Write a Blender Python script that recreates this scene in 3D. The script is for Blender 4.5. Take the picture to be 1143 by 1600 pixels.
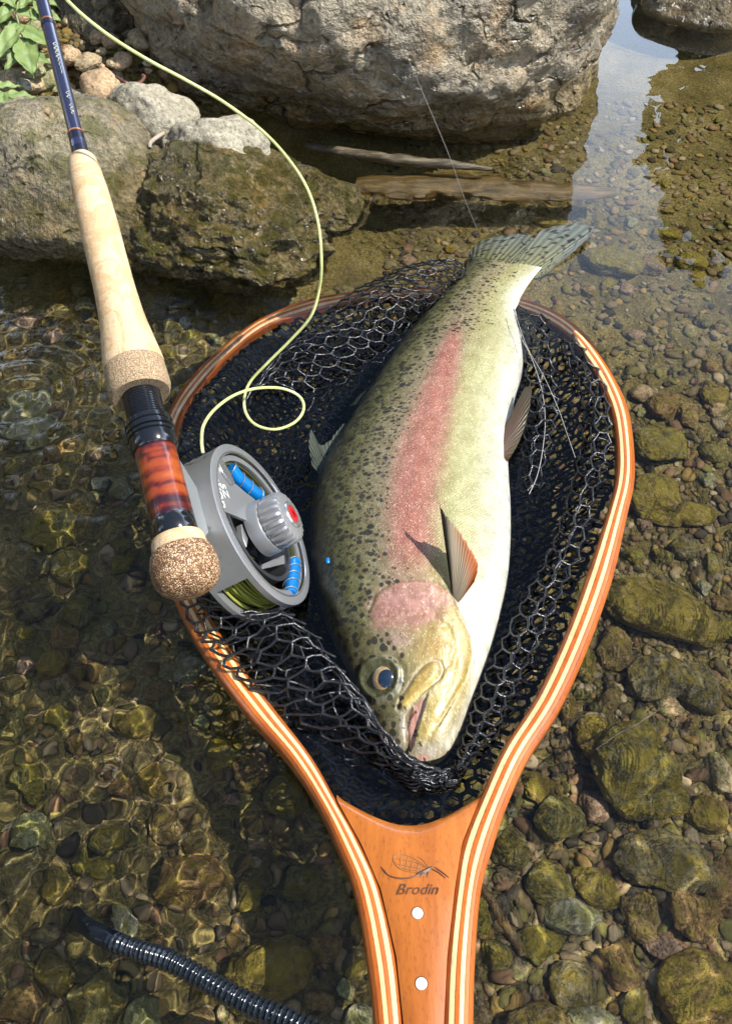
import bpy, math, random
import numpy as np
from mathutils import Vector, Matrix, noise

SC = bpy.context.scene
COL = SC.collection
for o in list(bpy.data.objects): bpy.data.objects.remove(o)
random.seed(7); RNG = np.random.default_rng(7)

# ------------------------------------------------------------------ camera, sky, sun, exposure
CAM_H = .5; PITCH = math.radians(52); FPX = 1386.
cam = bpy.data.objects.new('camera', bpy.data.cameras.new('camera')); COL.objects.link(cam)
cam.location = (0, 0, CAM_H); cam.rotation_euler = (math.radians(90) - PITCH, 0, 0)
cam.data.lens = 36 * FPX / 1600; cam.data.sensor_width = 36; cam.data.clip_start = .01; cam.data.clip_end = 200
SC.camera = cam
SUN = Vector((.56, -.10, .82)).normalized()
SUN_EL = math.asin(SUN.z); SUN_ROT = math.atan2(SUN.x, SUN.y)
world = bpy.data.worlds.new('World'); SC.world = world; world.use_nodes = True
wn = world.node_tree; wn.nodes.clear()
sky = wn.nodes.new('ShaderNodeTexSky'); sky.sky_type = 'NISHITA'; sky.sun_disc = False
sky.sun_elevation = SUN_EL; sky.sun_rotation = SUN_ROT; sky.air_density = 1.0; sky.dust_density = .8
bg = wn.nodes.new('ShaderNodeBackground'); bg.inputs[1].default_value = .11
wo = wn.nodes.new('ShaderNodeOutputWorld')
# bright summer haze low in the sky, all round the horizon, clear blue above it
tc = wn.nodes.new('ShaderNodeTexCoord'); sx = wn.nodes.new('ShaderNodeSeparateXYZ'); wn.links.new(tc.outputs['Generated'], sx.inputs[0])
cn = wn.nodes.new('ShaderNodeTexNoise'); cn.inputs['Scale'].default_value = 2.2; cn.inputs['Detail'].default_value = 5; wn.links.new(tc.outputs['Generated'], cn.inputs['Vector'])
ma = wn.nodes.new('ShaderNodeMath'); ma.operation = 'MULTIPLY_ADD'; ma.inputs[1].default_value = .16; wn.links.new(cn.outputs[0], ma.inputs[0]); wn.links.new(sx.outputs[2], ma.inputs[2])
cr_ = wn.nodes.new('ShaderNodeValToRGB'); cr_.color_ramp.elements[0].position = .50; cr_.color_ramp.elements[0].color = (1, 1, 1, 1); cr_.color_ramp.elements[1].position = .75; cr_.color_ramp.elements[1].color = (0, 0, 0, 1); wn.links.new(ma.outputs[0], cr_.inputs[0])
cm = wn.nodes.new('ShaderNodeMix'); cm.data_type = 'RGBA'; cm.inputs[7].default_value = (25, 30, 39, 1); wn.links.new(cr_.outputs[0], cm.inputs[0]); wn.links.new(sky.outputs[0], cm.inputs[6])
wn.links.new(cm.outputs[2], bg.inputs[0]); wn.links.new(bg.outputs[0], wo.inputs[0])
sl = bpy.data.lights.new('sun', 'SUN'); sl.energy = 5.0; sl.angle = math.radians(.5); sl.color = (1, .95, .86)
sl.cycles.is_caustics_light = True
sun = bpy.data.objects.new('sun', sl); COL.objects.link(sun)
sun.rotation_euler = SUN.to_track_quat('Z', 'Y').to_euler()
SC.view_settings.view_transform = 'Standard'; SC.view_settings.look = 'None'
SC.view_settings.exposure = .45; SC.view_settings.gamma = 1; SC.view_settings.use_curve_mapping = False
SC.render.engine = 'CYCLES'
cy = SC.cycles
cy.use_denoising = True; cy.max_bounces = 8; cy.transmission_bounces = 6; cy.diffuse_bounces = 2; cy.glossy_bounces = 4
cy.sample_clamp_indirect = 6; cy.caustics_refractive = True; cy.caustics_reflective = True; cy.blur_glossy = .3

# ------------------------------------------------------------------ geometry helpers
CR = np.array([1, 0, 0.]); CU = np.array([0, math.sin(PITCH), math.cos(PITCH)]); CB = np.array([0, -math.cos(PITCH), math.sin(PITCH)])
def U(px, py, z=0.):
    """point of the horizontal plane at height z that stands at this place of the photograph"""
    d = (px - 571.5) * CR - (py - 800) * CU - FPX * CB
    return np.array([0, 0, CAM_H]) + d * ((CAM_H - z) / -d[2])
def UW(px, py, z):
    """the same for a point below the water surface (light bends at z = 0)"""
    a = U(px, py, 0); d = a - np.array([0, 0, CAM_H]); d /= np.linalg.norm(d)
    h = d[:2] / 1.333; dz = -math.sqrt(max(1e-6, 1 - h @ h))
    return np.array([*(a[:2] + h * (z / dz)), z])
def proj(P):
    q = np.asarray(P, float) - np.array([0, 0, CAM_H]); d = -(q @ CB)
    return 571.5 + FPX * (q @ CR) / d, 800 - FPX * (q @ CU) / d, d
def norm(v): v = np.asarray(v, float); return v / np.linalg.norm(v)
def sstep(a, b, x):
    t = np.clip((x - a) / (b - a), 0, 1); return t * t * (3 - 2 * t)
def catmull(P, n, closed=False):
    P = np.asarray(P, float); m = len(P)
    seg = m if closed else m - 1
    out = []
    for k in range(n):
        s = k / n * seg if closed else k / (n - 1) * seg
        i = min(int(s), seg - 1); f = s - i
        if closed: a, b, c, d = P[(i-1) % m], P[i % m], P[(i+1) % m], P[(i+2) % m]
        else: a, b, c, d = P[max(i-1, 0)], P[i], P[min(i+1, m-1)], P[min(i+2, m-1)]
        out.append(.5 * (2*b + (c-a)*f + (2*a-5*b+4*c-d)*f*f + (3*b-a-3*c+d)*f**3))
    return np.array(out)

def link(name, me, m=None, parent=None, smooth=True):
    o = bpy.data.objects.new(name, me); COL.objects.link(o)
    if m is not None and not me.materials: me.materials.append(m)
    if smooth and len(me.polygons): me.polygons.foreach_set('use_smooth', [True] * len(me.polygons))
    if parent is not None: o.parent = parent
    o.cycles.is_caustics_receiver = True
    return o
def mesh(V, F, name='mesh'):
    me = bpy.data.meshes.new(name)
    V = np.asarray(V, np.float32)
    if isinstance(F, np.ndarray):
        k = F.shape[1]; n = len(F)
        me.vertices.add(len(V)); me.vertices.foreach_set('co', V.ravel())
        me.loops.add(n * k); me.loops.foreach_set('vertex_index', F.astype(np.int32).ravel())
        me.polygons.add(n); me.polygons.foreach_set('loop_start', np.arange(0, n * k, k, dtype=np.int32))
        me.update(calc_edges=True); me.validate()
    else:
        me.from_pydata(V.tolist(), [], F); me.update()
    return me
def colattr(me, name, C):
    a = me.attributes.new(name, 'FLOAT_COLOR', 'POINT'); C = np.asarray(C, np.float32)
    if C.shape[1] == 3: C = np.concatenate([C, np.ones((len(C), 1), np.float32)], 1)
    a.data.foreach_set('color', C.ravel())
def vecattr(me, name, C):
    a = me.attributes.new(name, 'FLOAT_VECTOR', 'POINT'); a.data.foreach_set('vector', np.asarray(C, np.float32).ravel())
def grid_faces(nr, nc, wrap=False, off=0):
    r = np.arange(nr - 1)[:, None]; c = np.arange(nc if wrap else nc - 1)[None]
    c2 = (c + 1) % nc
    return np.stack([r*nc + c, r*nc + c2, (r+1)*nc + c2, (r+1)*nc + c], -1).reshape(-1, 4) + off
class MB:
    def __init__(s): s.V = []; s.F = []; s.n = 0
    def add(s, V, F):
        V = np.asarray(V, float); s.V.append(V); s.F += [tuple(int(i) + s.n for i in f) for f in F]; s.n += len(V); return s
    def tube(s, P, R, n=8, cap=True):
        P = np.asarray(P, float); m = len(P); R = np.broadcast_to(np.asarray(R, float), (m,))
        T = np.gradient(P, axis=0); T /= np.linalg.norm(T, axis=1)[:, None] + 1e-12
        u = np.cross(T[0], [0, 0, 1]); 
        if np.linalg.norm(u) < 1e-3: u = np.cross(T[0], [0, 1, 0])
        u = norm(u); V = []
        for i in range(m):
            u = norm(u - T[i] * (u @ T[i])); w = np.cross(T[i], u)
            a = np.arange(n) / n * 2 * np.pi
            V.append(P[i] + R[i] * (np.cos(a)[:, None] * u + np.sin(a)[:, None] * w))
        F = [tuple(f) for f in grid_faces(m, n, True)]
        if cap: F += [tuple(range(n - 1, -1, -1)), tuple(range((m - 1) * n, m * n))]
        return s.add(np.concatenate(V), F)
    def box(s, c, x, y, z):
        """box from centre and three half-axis vectors"""
        c, x, y, z = map(lambda v: np.asarray(v, float), (c, x, y, z))
        V = [c + i*x + j*y + k*z for i in (-1, 1) for j in (-1, 1) for k in (-1, 1)]
        return s.add(V, [(0,1,3,2), (4,6,7,5), (0,4,5,1), (2,3,7,6), (0,2,6,4), (1,5,7,3)])
    def prism(s, poly, n, h):
        """polygon (world points) thickened by h along n"""
        poly = np.asarray(poly, float); k = len(poly); V = np.concatenate([poly, poly + np.asarray(n) * h])
        return s.add(V, [tuple(range(k - 1, -1, -1)), tuple(range(k, 2*k))] + [(i, (i+1) % k, (i+1) % k + k, i + k) for i in range(k)])
    def build(s, name, m, parent=None, smooth=True, bevel=0):
        o = link(name, mesh(np.concatenate(s.V), s.F, name), m, parent, smooth)
        if smooth and not bevel:
            try: o.data.set_sharp_from_angle(angle=math.radians(42))
            except Exception: pass
        if bevel:
            b = o.modifiers.new('b', 'BEVEL'); b.width = bevel; b.segments = 2; b.limit_method = 'ANGLE'; b.angle_limit = math.radians(40)
            try: o.data.set_sharp_from_angle(angle=math.radians(42))
            except Exception: pass
        return o
def tag(o, label=None, cat=None, group=None, kind=None):
    if label: o['label'] = label
    if cat: o['category'] = cat
    if group: o['group'] = group
    if kind: o['kind'] = kind
    return o
def empty(name, loc=(0, 0, 0)):
    o = bpy.data.objects.new(name, None); o.location = loc; o.empty_display_size = .02; COL.objects.link(o); return o
def adopt(o, root):
    """parent o, whose mesh is in world coordinates, under a root that stands elsewhere"""
    o.parent = root; o.matrix_parent_inverse = Matrix.Translation(root.location).inverted(); return o

def ico(sub):
    t = (1 + 5 ** .5) / 2
    V = [norm(v) for v in [(-1,t,0),(1,t,0),(-1,-t,0),(1,-t,0),(0,-1,t),(0,1,t),(0,-1,-t),(0,1,-t),(t,0,-1),(t,0,1),(-t,0,-1),(-t,0,1)]]
    F = [(0,11,5),(0,5,1),(0,1,7),(0,7,10),(0,10,11),(1,5,9),(5,11,4),(11,10,2),(10,7,6),(7,1,8),(3,9,4),(3,4,2),(3,2,6),(3,6,8),(3,8,9),(4,9,5),(2,4,11),(6,2,10),(8,6,7),(9,8,1)]
    for _ in range(sub):
        c = {}; G = []
        def mid(a, b):
            k = (min(a, b), max(a, b))
            if k not in c: c[k] = len(V); V.append(norm(V[a] + V[b]))
            return c[k]
        for a, b, d in F:
            x, y, z = mid(a, b), mid(b, d), mid(d, a); G += [(a,x,z),(b,y,x),(d,z,y),(x,y,z)]
        F = G
    return np.array(V), np.array(F)
ICO = {k: ico(k) for k in (1, 2, 3, 4, 6)}

# ------------------------------------------------------------------ material helpers
class NT:
    def __init__(s, name):
        s.m = bpy.data.materials.new(name); s.m.use_nodes = True; s.t = s.m.node_tree; s.t.nodes.clear()
        s.out = s.t.nodes.new('ShaderNodeOutputMaterial')
    def n(s, typ, ins=None, **props):
        x = s.t.nodes.new('ShaderNode' + typ)
        for k, v in props.items(): setattr(x, k, v)
        for k, v in (ins or {}).items():
            if isinstance(v, bpy.types.NodeSocket): s.t.links.new(v, x.inputs[k])
            elif isinstance(v, bpy.types.Node): s.t.links.new(v.outputs[0], x.inputs[k])
            else:
                if isinstance(v, tuple) and len(v) == 3 and x.inputs[k].type == 'RGBA': v = (*v, 1)
                x.inputs[k].default_value = v
        return x
    def math(s, op, a, b=0., c=0.): return s.n('Math', {0: a, 1: b, 2: c}, operation=op).outputs[0]
    def co(s, kind='Object'): return s.n('TexCoord').outputs[kind]
    def map(s, v, scale=(1, 1, 1), rot=(0, 0, 0), loc=(0, 0, 0)): return s.n('Mapping', {'Vector': v, 'Scale': scale, 'Rotation': rot, 'Location': loc}).outputs[0]
    def noise(s, v, scale, detail=4, rough=.55, dist=0.): return s.n('TexNoise', {'Vector': v, 'Scale': scale, 'Detail': float(detail), 'Roughness': rough, 'Distortion': dist}).outputs[0]
    def voro(s, v, scale, feature='F1', out=0, rnd=1.): return s.n('TexVoronoi', {'Vector': v, 'Scale': scale, 'Randomness': rnd}, feature=feature).outputs[out]
    def ramp(s, f, stops, interp='LINEAR'):
        r = s.n('ValToRGB', {0: f}); e = r.color_ramp; e.interpolation = interp
        while len(e.elements) < len(stops): e.elements.new(.5)
        for el, (p, c) in zip(e.elements, stops):
            el.position = p; el.color = (c, c, c, 1) if isinstance(c, (int, float)) else (*c, 1)
        return r.outputs[0]
    def mix(s, f, a, b, mode='MIX'): return s.n('Mix', {0: f, 6: a, 7: b}, data_type='RGBA', blend_type=mode).outputs[2]
    def attr(s, name, out='Color'): return s.n('Attribute', attribute_name=name).outputs[out]
    def bump(s, h, dist=.001, strength=1., normal=None):
        i = {'Height': h, 'Distance': dist, 'Strength': strength}
        if normal is not None: i['Normal'] = normal
        return s.n('Bump', i).outputs[0]
    def bsdf(s, color, rough=.5, normal=None, metal=0., spec=.5, **kw):
        i = {'Base Color': color, 'Roughness': rough, 'Metallic': metal, 'Specular IOR Level': spec}
        if normal is not None: i['Normal'] = normal
        i.update(kw)
        b = s.n('BsdfPrincipled', i); s.t.links.new(b.outputs[0], s.out.inputs[0]); return s.m
def plain(name, col, rough=.5, metal=0., bump=0., bscale=300., spec=.5, **kw):
    t = NT(name); v = t.co()
    c = t.mix(t.ramp(t.noise(v, bscale * .4, 3), [(.3, 0.), (.7, 1.)]), tuple(x * .82 for x in col), tuple(min(1, x * 1.12) for x in col))
    nm = t.bump(t.noise(v, bscale, 4), bump) if bump else None
    return t.bsdf(c, rough, nm, metal, spec, **kw)

def rock_mat(name, c_dark, c_mid, c_light, moss=0., mosscol=(.09, .1, .02), wet=.0, wetline=None, speck=260., scale=9., bump=.003, tint=True, rough=.75, spec=.4):
    """granite-like stone: broad patches, crystals, lichen, algae; wet and dark below wetline (world height)"""
    t = NT(name); v = t.n('NewGeometry').outputs['Position']; inf = t.n('ObjectInfo').outputs['Random']   # grain keeps its real size on every stone
    vv = t.n('VectorMath', {0: v, 1: t.n('CombineXYZ', {0: t.math('MULTIPLY', inf, 7.)}).outputs[0]}, operation='ADD').outputs[0]
    big = t.noise(vv, scale, 6, .6, .3); mid = t.noise(vv, scale * 5, 6, .7); fine = t.noise(vv, speck, 3, .7)
    c = t.ramp(t.math('MULTIPLY_ADD', mid, .5, t.math('MULTIPLY', big, .5)), [(.36, c_dark), (.48, c_mid), (.62, c_light)])
    c = t.mix(t.ramp(fine, [(.35, .0), (.5, .5), (.68, 1.)]), t.mix(.45, c, (0.02, .02, .018), 'MIX'), t.mix(.22, c, (.8, .74, .6), 'MIX'))
    cr = t.voro(vv, speck * .35); c = t.mix(t.ramp(cr, [(.12, .45), (.24, 0.)]), c, (.015, .014, .012))
    crk = None
    if wetline is not None:
        wv = t.n('VectorMath', {0: vv, 1: t.n('VectorMath', {0: t.n('TexNoise', {'Vector': vv, 'Scale': 20., 'Detail': 5.}).outputs['Color'], 'Scale': .07}, operation='SCALE').outputs[0]}, operation='ADD').outputs[0]
        crk = t.ramp(t.voro(wv, 13., 'DISTANCE_TO_EDGE'), [(.0, 1.), (.05, 0.)]); gate = t.ramp(t.noise(vv, 9., 3), [(.48, 0.), (.6, 1.)]); crk = t.math('MULTIPLY', crk, gate)
        pits = t.ramp(t.voro(wv, 75.), [(.10, 1.), (.30, 0.)]); pits = t.math('MULTIPLY', pits, t.ramp(t.noise(vv, 30., 3), [(.5, 0.), (.6, 1.)]))
        c = t.mix(t.math('MULTIPLY', t.ramp(t.noise(vv, 24., 5, .7), [(.52, 0.), (.66, 1.)]), .55), c, t.mix(1., c, (1.35, .95, .55), 'MULTIPLY'))
        c = t.mix(t.math('MAXIMUM', t.math('MULTIPLY', crk, .8), t.math('MULTIPLY', pits, .75)), c, (.025, .02, .012))
    if tint:
        hue = t.ramp(inf, [(0., (1.1, .95, .75)), (.3, (.8, .85, .85)), (.55, (1.15, .85, .65)), (.8, (.85, .95, .6)), (1., (1.2, 1.15, .95))], 'CONSTANT')
        c = t.mix(.8, c, hue, 'MULTIPLY')
    if moss:
        nz = t.n('SeparateXYZ', {0: t.n('NewGeometry').outputs['Normal']}).outputs[2]
        mm = t.math('MULTIPLY', t.ramp(t.math('MULTIPLY_ADD', t.noise(vv, scale * 2.6, 6, .7), 1., t.math('MULTIPLY', nz, .06)), [(.62 - moss * .35, 0.), (.74 - moss * .3, 1.)]), .92)
        mc = t.mix(t.noise(vv, speck * .5, 3), tuple(x * .45 for x in mosscol), tuple(x * 1.9 for x in mosscol))
        c = t.mix(mm, c, mc)
    r = rough
    if wetline is not None:
        pz = t.n('SeparateXYZ', {0: t.n('NewGeometry').outputs['Position']}).outputs[2]
        w = t.ramp(t.math('MULTIPLY_ADD', t.noise(vv, 25., 4), .05, t.math('SUBTRACT', pz, wetline + .025)), [(0., 1.), (.03, 0.)])
        c = t.mix(w, c, t.mix(1., c, (.72, .66, .5), 'MULTIPLY')); r = t.math('MULTIPLY_ADD', w, -(rough - .12), rough)
    h = t.math('MULTIPLY_ADD', fine, .35, t.math('MULTIPLY_ADD', mid, 1.4, t.math('MULTIPLY', t.voro(vv, speck * .5, 'SMOOTH_F1'), .35)))
    if crk is not None: h = t.math('SUBTRACT', h, t.math('MAXIMUM', crk, t.math('MULTIPLY', pits, .8)))
    return t.bsdf(c, r, t.bump(h, bump), 0., .9 if wetline else spec)

# ------------------------------------------------------------------ the stream bed and bank
def nz(x, y, s, k=0.): return noise.noise(Vector((x * s, y * s, k)))
def bed_z(x, y):
    z = -.112 + .012 * nz(x, y, 4) + .006 * nz(x, y, 13, 5)
    z += .018 * float(sstep(.5, 1.0, y))
    bank = float(sstep(.80, .98, y - .30 * (x + .3)) * sstep(.06, -.12, x))
    z += bank * (.125 + .02 * nz(x, y, 6, 9))
    z += .03 * float(sstep(.62, .8, y) * sstep(0, -.2, x))
    r = math.hypot(x, y - .5)
    z += .9 * float(sstep(3.2, 7, r)) + 2.2 * float(sstep(7, 14, r))
    return z
def axis(stops):
    """monotone coordinates: list of (from, to, step) then growing outwards to 14 m"""
    a = [stops[0][0]]
    for lo, hi, st in stops:
        while a[-1] < hi - st * .5: a.append(a[-1] + st)
    st = stops[-1][2]
    while a[-1] < 14: st *= 1.35; a.append(a[-1] + st)
    b = [a[0]]; st = stops[0][2]
    while b[-1] > -14: st *= 1.35; b.append(b[-1] - st)
    return np.array(b[:0:-1] + a)
gx = axis([(-.75, .85, .009)]); gy = axis([(-.1, 1.9, .009)])
XX, YY = np.meshgrid(gx, gy)
ZZ = np.array([bed_z(x, y) for x, y in zip(XX.ravel(), YY.ravel())])
t = NT('stream_bed_sediment'); v = t.co()
c = t.ramp(t.noise(v, 14, 8, .7), [(.3, (.07, .055, .016)), (.5, (.22, .17, .055)), (.7, (.38, .29, .12))])
c = t.mix(t.ramp(t.noise(v, 420, 3, .7), [(.42, .6), (.6, 0.)]), c, (.03, .024, .012))
M_BED = t.bsdf(c, .8, t.bump(t.math('MULTIPLY_ADD', t.noise(v, 350, 4), .4, t.noise(v, 60, 5)), .006), 0, .08)
bed = link('stream_bed', mesh(np.stack([XX.ravel(), YY.ravel(), ZZ], 1), grid_faces(len(gy), len(gx))), M_BED)
tag(bed, kind='structure')

# ------------------------------------------------------------------ water: a refracting surface with real ripples
wx = axis([(-.56, .06, .0017), (.06, .60, .0019)])
wy = axis([(.03, .50, .0016), (.50, .8, .0024), (.8, 1.35, .0042)])
XX, YY = np.meshgrid(wx, wy); X, Y = XX.ravel(), YY.ravel()
def vnoise(X, Y, s, ang=0., st=1., k=0.):
    """fast smooth value noise on arrays (quintic lattice noise)"""
    ca, sa = math.cos(ang), math.sin(ang); a = (X * ca + Y * sa) * s; b = (-X * sa + Y * ca) * s * st
    rs = np.random.default_rng(int(k * 100) + 11); T = rs.uniform(-1, 1, (256, 256)); 
    i = np.floor(a).astype(int); j = np.floor(b).astype(int); f = a - i; g = b - j
    f = f**3*(f*(f*6-15)+10); g = g**3*(g*(g*6-15)+10)
    A = T[i % 256, j % 256]; B = T[(i+1) % 256, j % 256]; C_ = T[i % 256, (j+1) % 256]; D = T[(i+1) % 256, (j+1) % 256]
    return (A*(1-f)+B*f)*(1-g) + (C_*(1-f)+D*f)*g
left = sstep(.02, -.12, X + .10 * (Y - .3)); near = sstep(.42, .12, Y)
right = sstep(.10, .22, X)
amp = np.clip(.03 + .05 * sstep(.75, .5, Y) + .9 * left * sstep(1.0, .75, Y) + .62 * near * (1 - left), 0, 1)
inside = np.exp(-(((X - .02) / .15) ** 4 + ((Y - .42) / .22) ** 4))
amp = amp * (1 - .55 * inside)
PN = np.array([(noise.noise(Vector((x*34 + y*9, y*30 - x*6, 0))) * 1.15 + .85 * noise.noise(Vector((x*50 - y*9, y*54 + x*9, 9))), noise.noise(Vector((x*66 + y*12, y*58 - x*10, 3))) + .75 * noise.noise(Vector((x*96, y*104, 5))) + .24 * noise.noise(Vector((x*170, y*160, 7)))) if -.6 < x < .7 and y < 1.4 else (0, 0) for x, y in zip(X, Y)])
fl_ = np.clip(left * 1.1, 0, 1); W = amp * (.00135 * (1 - .65 * fl_) * PN[:, 0] + (.00017 + .00056 * fl_) * PN[:, 1])
W += .0004 * left * np.sin((X * .7 + Y) * 110 + 5 * vnoise(X, Y, 7, 0, 1, 6)) * sstep(.9, .6, Y) * .35
W *= sstep(3, 1.5, np.hypot(X, Y - .6))
for cx, cy_, A_, w_, R_ in ((*U(700, 1215)[:2], .0003, .012, .05), (*U(30, 620)[:2], .0007, .018, .07), (*U(800, 255)[:2], .00004, .02, .12)):
    r = np.hypot(X - cx, Y - cy_); W += A_ * np.cos(r / w_ * 2 * np.pi) * np.exp(-(r / R_) ** 2)
t = NT('clear_stream_water')
b = t.n('BsdfGlass', {'Color': (.985, .995, .99), 'Roughness': 0., 'IOR': 1.333}); t.t.links.new(b.outputs[0], t.out.inputs[0])
water = link('water', mesh(np.stack([X, Y, W], 1), grid_faces(len(wy), len(wx))), t.m)
water.cycles.is_caustics_caster = True; water.cycles.is_caustics_receiver = False
tag(water, kind='structure')
# ------------------------------------------------------------------ stones
def rock_verts(sub, seed, facets=9, rough=.12, fine=.03, box=0.):
    V, F = ICO[sub]; rs = random.Random(seed); D = np.ones(len(V))
    for _ in range(facets):
        n = norm([rs.gauss(0, 1), rs.gauss(0, 1), rs.gauss(0, 1) * .8]); d = rs.uniform(.62, .93); dot = V @ n
        lim = np.where(dot > .05, d / np.maximum(dot, .05), 9); k = .06
        D = -k * np.log(np.exp(-D / k) + np.exp(-lim / k) + 1e-9)
    D = D / D.max()
    o = Vector((seed * 3.7, seed * 1.3, 0))
    if sub >= 5: N = np.array([noise.fractal(Vector(v) * 1.6 + o, .8, 2.1, 7) for v in V]); M = np.array([noise.ridged_multi_fractal(Vector(v) * 3.1 + o, .9, 2.1, 5, 1., 2.) for v in V]) - 1.2
    else: N = np.array([noise.noise(Vector(v) * 1.5 + o) + .4 * noise.noise(Vector(v) * 4 + o) for v in V]); M = np.array([noise.noise(Vector(v) * 9 + o) for v in V])
    return V * (D + rough * N + fine * M)[:, None], F

M_BOULDER = rock_mat('boulder_granite', (.06, .05, .032), (.32, .26, .165), (.66, .52, .32), moss=.10, mosscol=(.05, .05, .02), wetline=.03, speck=230, scale=9, bump=.010, tint=False, rough=.38)
M_WETROCK = rock_mat('wet_mossy_rock', (.05, .04, .014), (.24, .19, .07), (.56, .46, .24), moss=.42, mosscol=(.09, .085, .012), wetline=.075, speck=230, scale=20, bump=.013, tint=False, rough=.5)
M_GREYROCK = rock_mat('grey_brown_rock', (.07, .058, .028), (.26, .21, .105), (.50, .40, .20), moss=.3, mosscol=(.10, .09, .02), wetline=.06, speck=250, scale=15, bump=.009, tint=False)
M_SHADEROCK = rock_mat('shade_coloured_rock', (.03, .027, .02), (.085, .075, .05), (.18, .15, .10), moss=.2, mosscol=(.04, .045, .015), wetline=.3, speck=200, scale=9, bump=.006, tint=False)  # dark colour stands in for shade under the granite boulder's left overhang
M_PALE = rock_mat('pale_dry_stone', (.16, .145, .10), (.37, .33, .235), (.60, .54, .40), speck=320, scale=22, bump=.004, tint=False)
M_DRYSTONE = rock_mat('dry_river_pebble', (.20, .17, .11), (.42, .36, .24), (.64, .57, .42), speck=420, scale=30, bump=.0015)
M_BEDSTONE = rock_mat('submerged_river_stone', (.07, .05, .016), (.25, .185, .06), (.50, .38, .15), moss=.3, mosscol=(.22, .17, .03), speck=330, scale=48, bump=.005, spec=.08)
M_ALGAE = rock_mat('algae_covered_stone', (.08, .06, .014), (.27, .215, .05), (.54, .44, .13), moss=.5, mosscol=(.28, .22, .035), speck=300, scale=46, bump=.006, spec=.08)
M_PALESUB = rock_mat('pale_submerged_stone', (.17, .15, .08), (.31, .27, .15), (.50, .45, .30), moss=.35, mosscol=(.14, .135, .04), speck=380, scale=26, bump=.002, spec=.08)
M_ORANGE = rock_mat('rust_orange_stone', (.12, .06, .022), (.24, .125, .05), (.36, .21, .10), speck=380, scale=30, bump=.002, tint=False, spec=.08)

def big_rock(name, label, cat, c, rad, seed, mat, rot=(0, 0, 0), sub=6, group=None, **kw):
    V, F = rock_verts(sub, seed, **kw)
    Mx = np.array(Matrix.Rotation(rot[2], 3, 'Z') @ Matrix.Rotation(rot[1], 3, 'Y') @ Matrix.Rotation(rot[0], 3, 'X'))
    V = (V * np.asarray(rad)) @ Mx.T
    o = link(name, mesh(V, F, name), mat); o.location = c
    return tag(o, label, cat, group)
big_rock('boulder', 'huge tan and grey granite boulder rising from the water at the top of the picture', 'boulder',
         (.008, 1.05, .075), (.268, .20, .235), 21, M_BOULDER, (.1, .12, .1), facets=6, rough=.10, fine=.022)
big_rock('boulder', 'added boulder coloured dark as the shaded left overhang of the huge granite one, behind the yellow line', 'boulder',
         (-.27, 1.10, .055), (.11, .12, .11), 34, M_SHADEROCK, (.1, -.25, -.2), facets=8, rough=.12, fine=.03)
big_rock('boulder', 'speckled grey boulder cut off by the top right corner of the picture', 'boulder',
         (.455, 1.26, .005), (.125, .105, .062), 5, M_BOULDER, facets=5, rough=.07, fine=.012, sub=4)
big_rock('rock', 'rounded olive grey rock under the rod grip at the left edge', 'rock',
         tuple(U(108, 318, .015)), (.112, .092, .096), 12, M_GREYROCK, (0, .1, .3), facets=4, rough=.08, fine=.02)
big_rock('rock', 'rough wet mossy rock glistening at the waterline, left of the yellow line', 'rock',
         tuple(U(350, 350, .005)), (.120, .078, .070), 17, M_WETROCK, (0, .05, -.1), facets=4, rough=.20, fine=.05)
big_rock('rock', 'low wet mossy rock lapped by water just right of the yellow line', 'rock',
         tuple(U(500, 330, -.005)), (.052, .050, .034), 23, M_WETROCK, facets=9, rough=.14, fine=.04)
big_rock('stone', 'pale cream stone with a grey chip perched between the two shore rocks', 'stone',
         tuple(U(245, 185, .066)), (.044, .037, .034), 8, M_PALE, (.2, .3, .4), sub=4, facets=12, rough=.13, fine=.03)
big_rock('stone', 'whitish flat stone lying on top of the wet mossy rock', 'stone',
         tuple(U(335, 228, .060)), (.056, .034, .027), 29, M_PALE, (0, .1, -.1), sub=4, facets=13, rough=.16, fine=.04)
big_rock('stone', 'tan upright pebble in the shade right of the rod blank', 'stone', tuple(U(155, 150, .055)), (.024, .024, .028), 41, M_DRYSTONE, sub=3, facets=6)
big_rock('stone', 'small round tan pebble left of the pale cream stone', 'stone', tuple(U(192, 158, .058)), (.019, .018, .017), 42, M_DRYSTONE, sub=3, facets=3)
big_rock('stone', 'blunt grey pebble just behind the round rock, right of the rod', 'stone', tuple(U(125, 170, .05)), (.014, .024, .016), 43, M_DRYSTONE, sub=3, facets=6)
big_rock('stone', 'golden tan pebble under the green leaf beside the rod blank', 'stone', tuple(U(72, 118, .048)), (.020, .019, .016), 44, M_DRYSTONE, sub=3, facets=4)
big_rock('stone', 'long beige pebble at the left edge below the green leaf', 'stone', tuple(U(32, 128, .048)), (.026, .017, .015), 45, M_DRYSTONE, sub=3, facets=4)

# dry pebbles and river stones: a few mesh shapes shared by many single objects
SHAPES = []
for k in range(12):
    V, F = rock_verts(4, 60 + k, facets=random.choice([5, 8, 12]), rough=.13, fine=.045)
    me = mesh(V, F, 'stone'); me.polygons.foreach_set('use_smooth', [True] * len(me.polygons)); SHAPES.append(me)
def stone(name, P, rad, mat, rz, label, cat, group=None, k=None, tilt=0.):
    me0 = SHAPES[random.randrange(12) if k is None else k]
    key = me0.name + mat.name
    if key not in stone.cache:
        m2 = me0.copy(); m2.materials.append(mat); stone.cache[key] = m2
    o = bpy.data.objects.new(name, stone.cache[key]); COL.objects.link(o)
    o.location = P; o.scale = rad; o.rotation_euler = (random.uniform(-.2, .2) + tilt, random.uniform(-.2, .2), rz)
    o.cycles.is_caustics_receiver = True
    return tag(o, label, cat, group)
stone.cache = {}
PLACED = []
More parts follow.
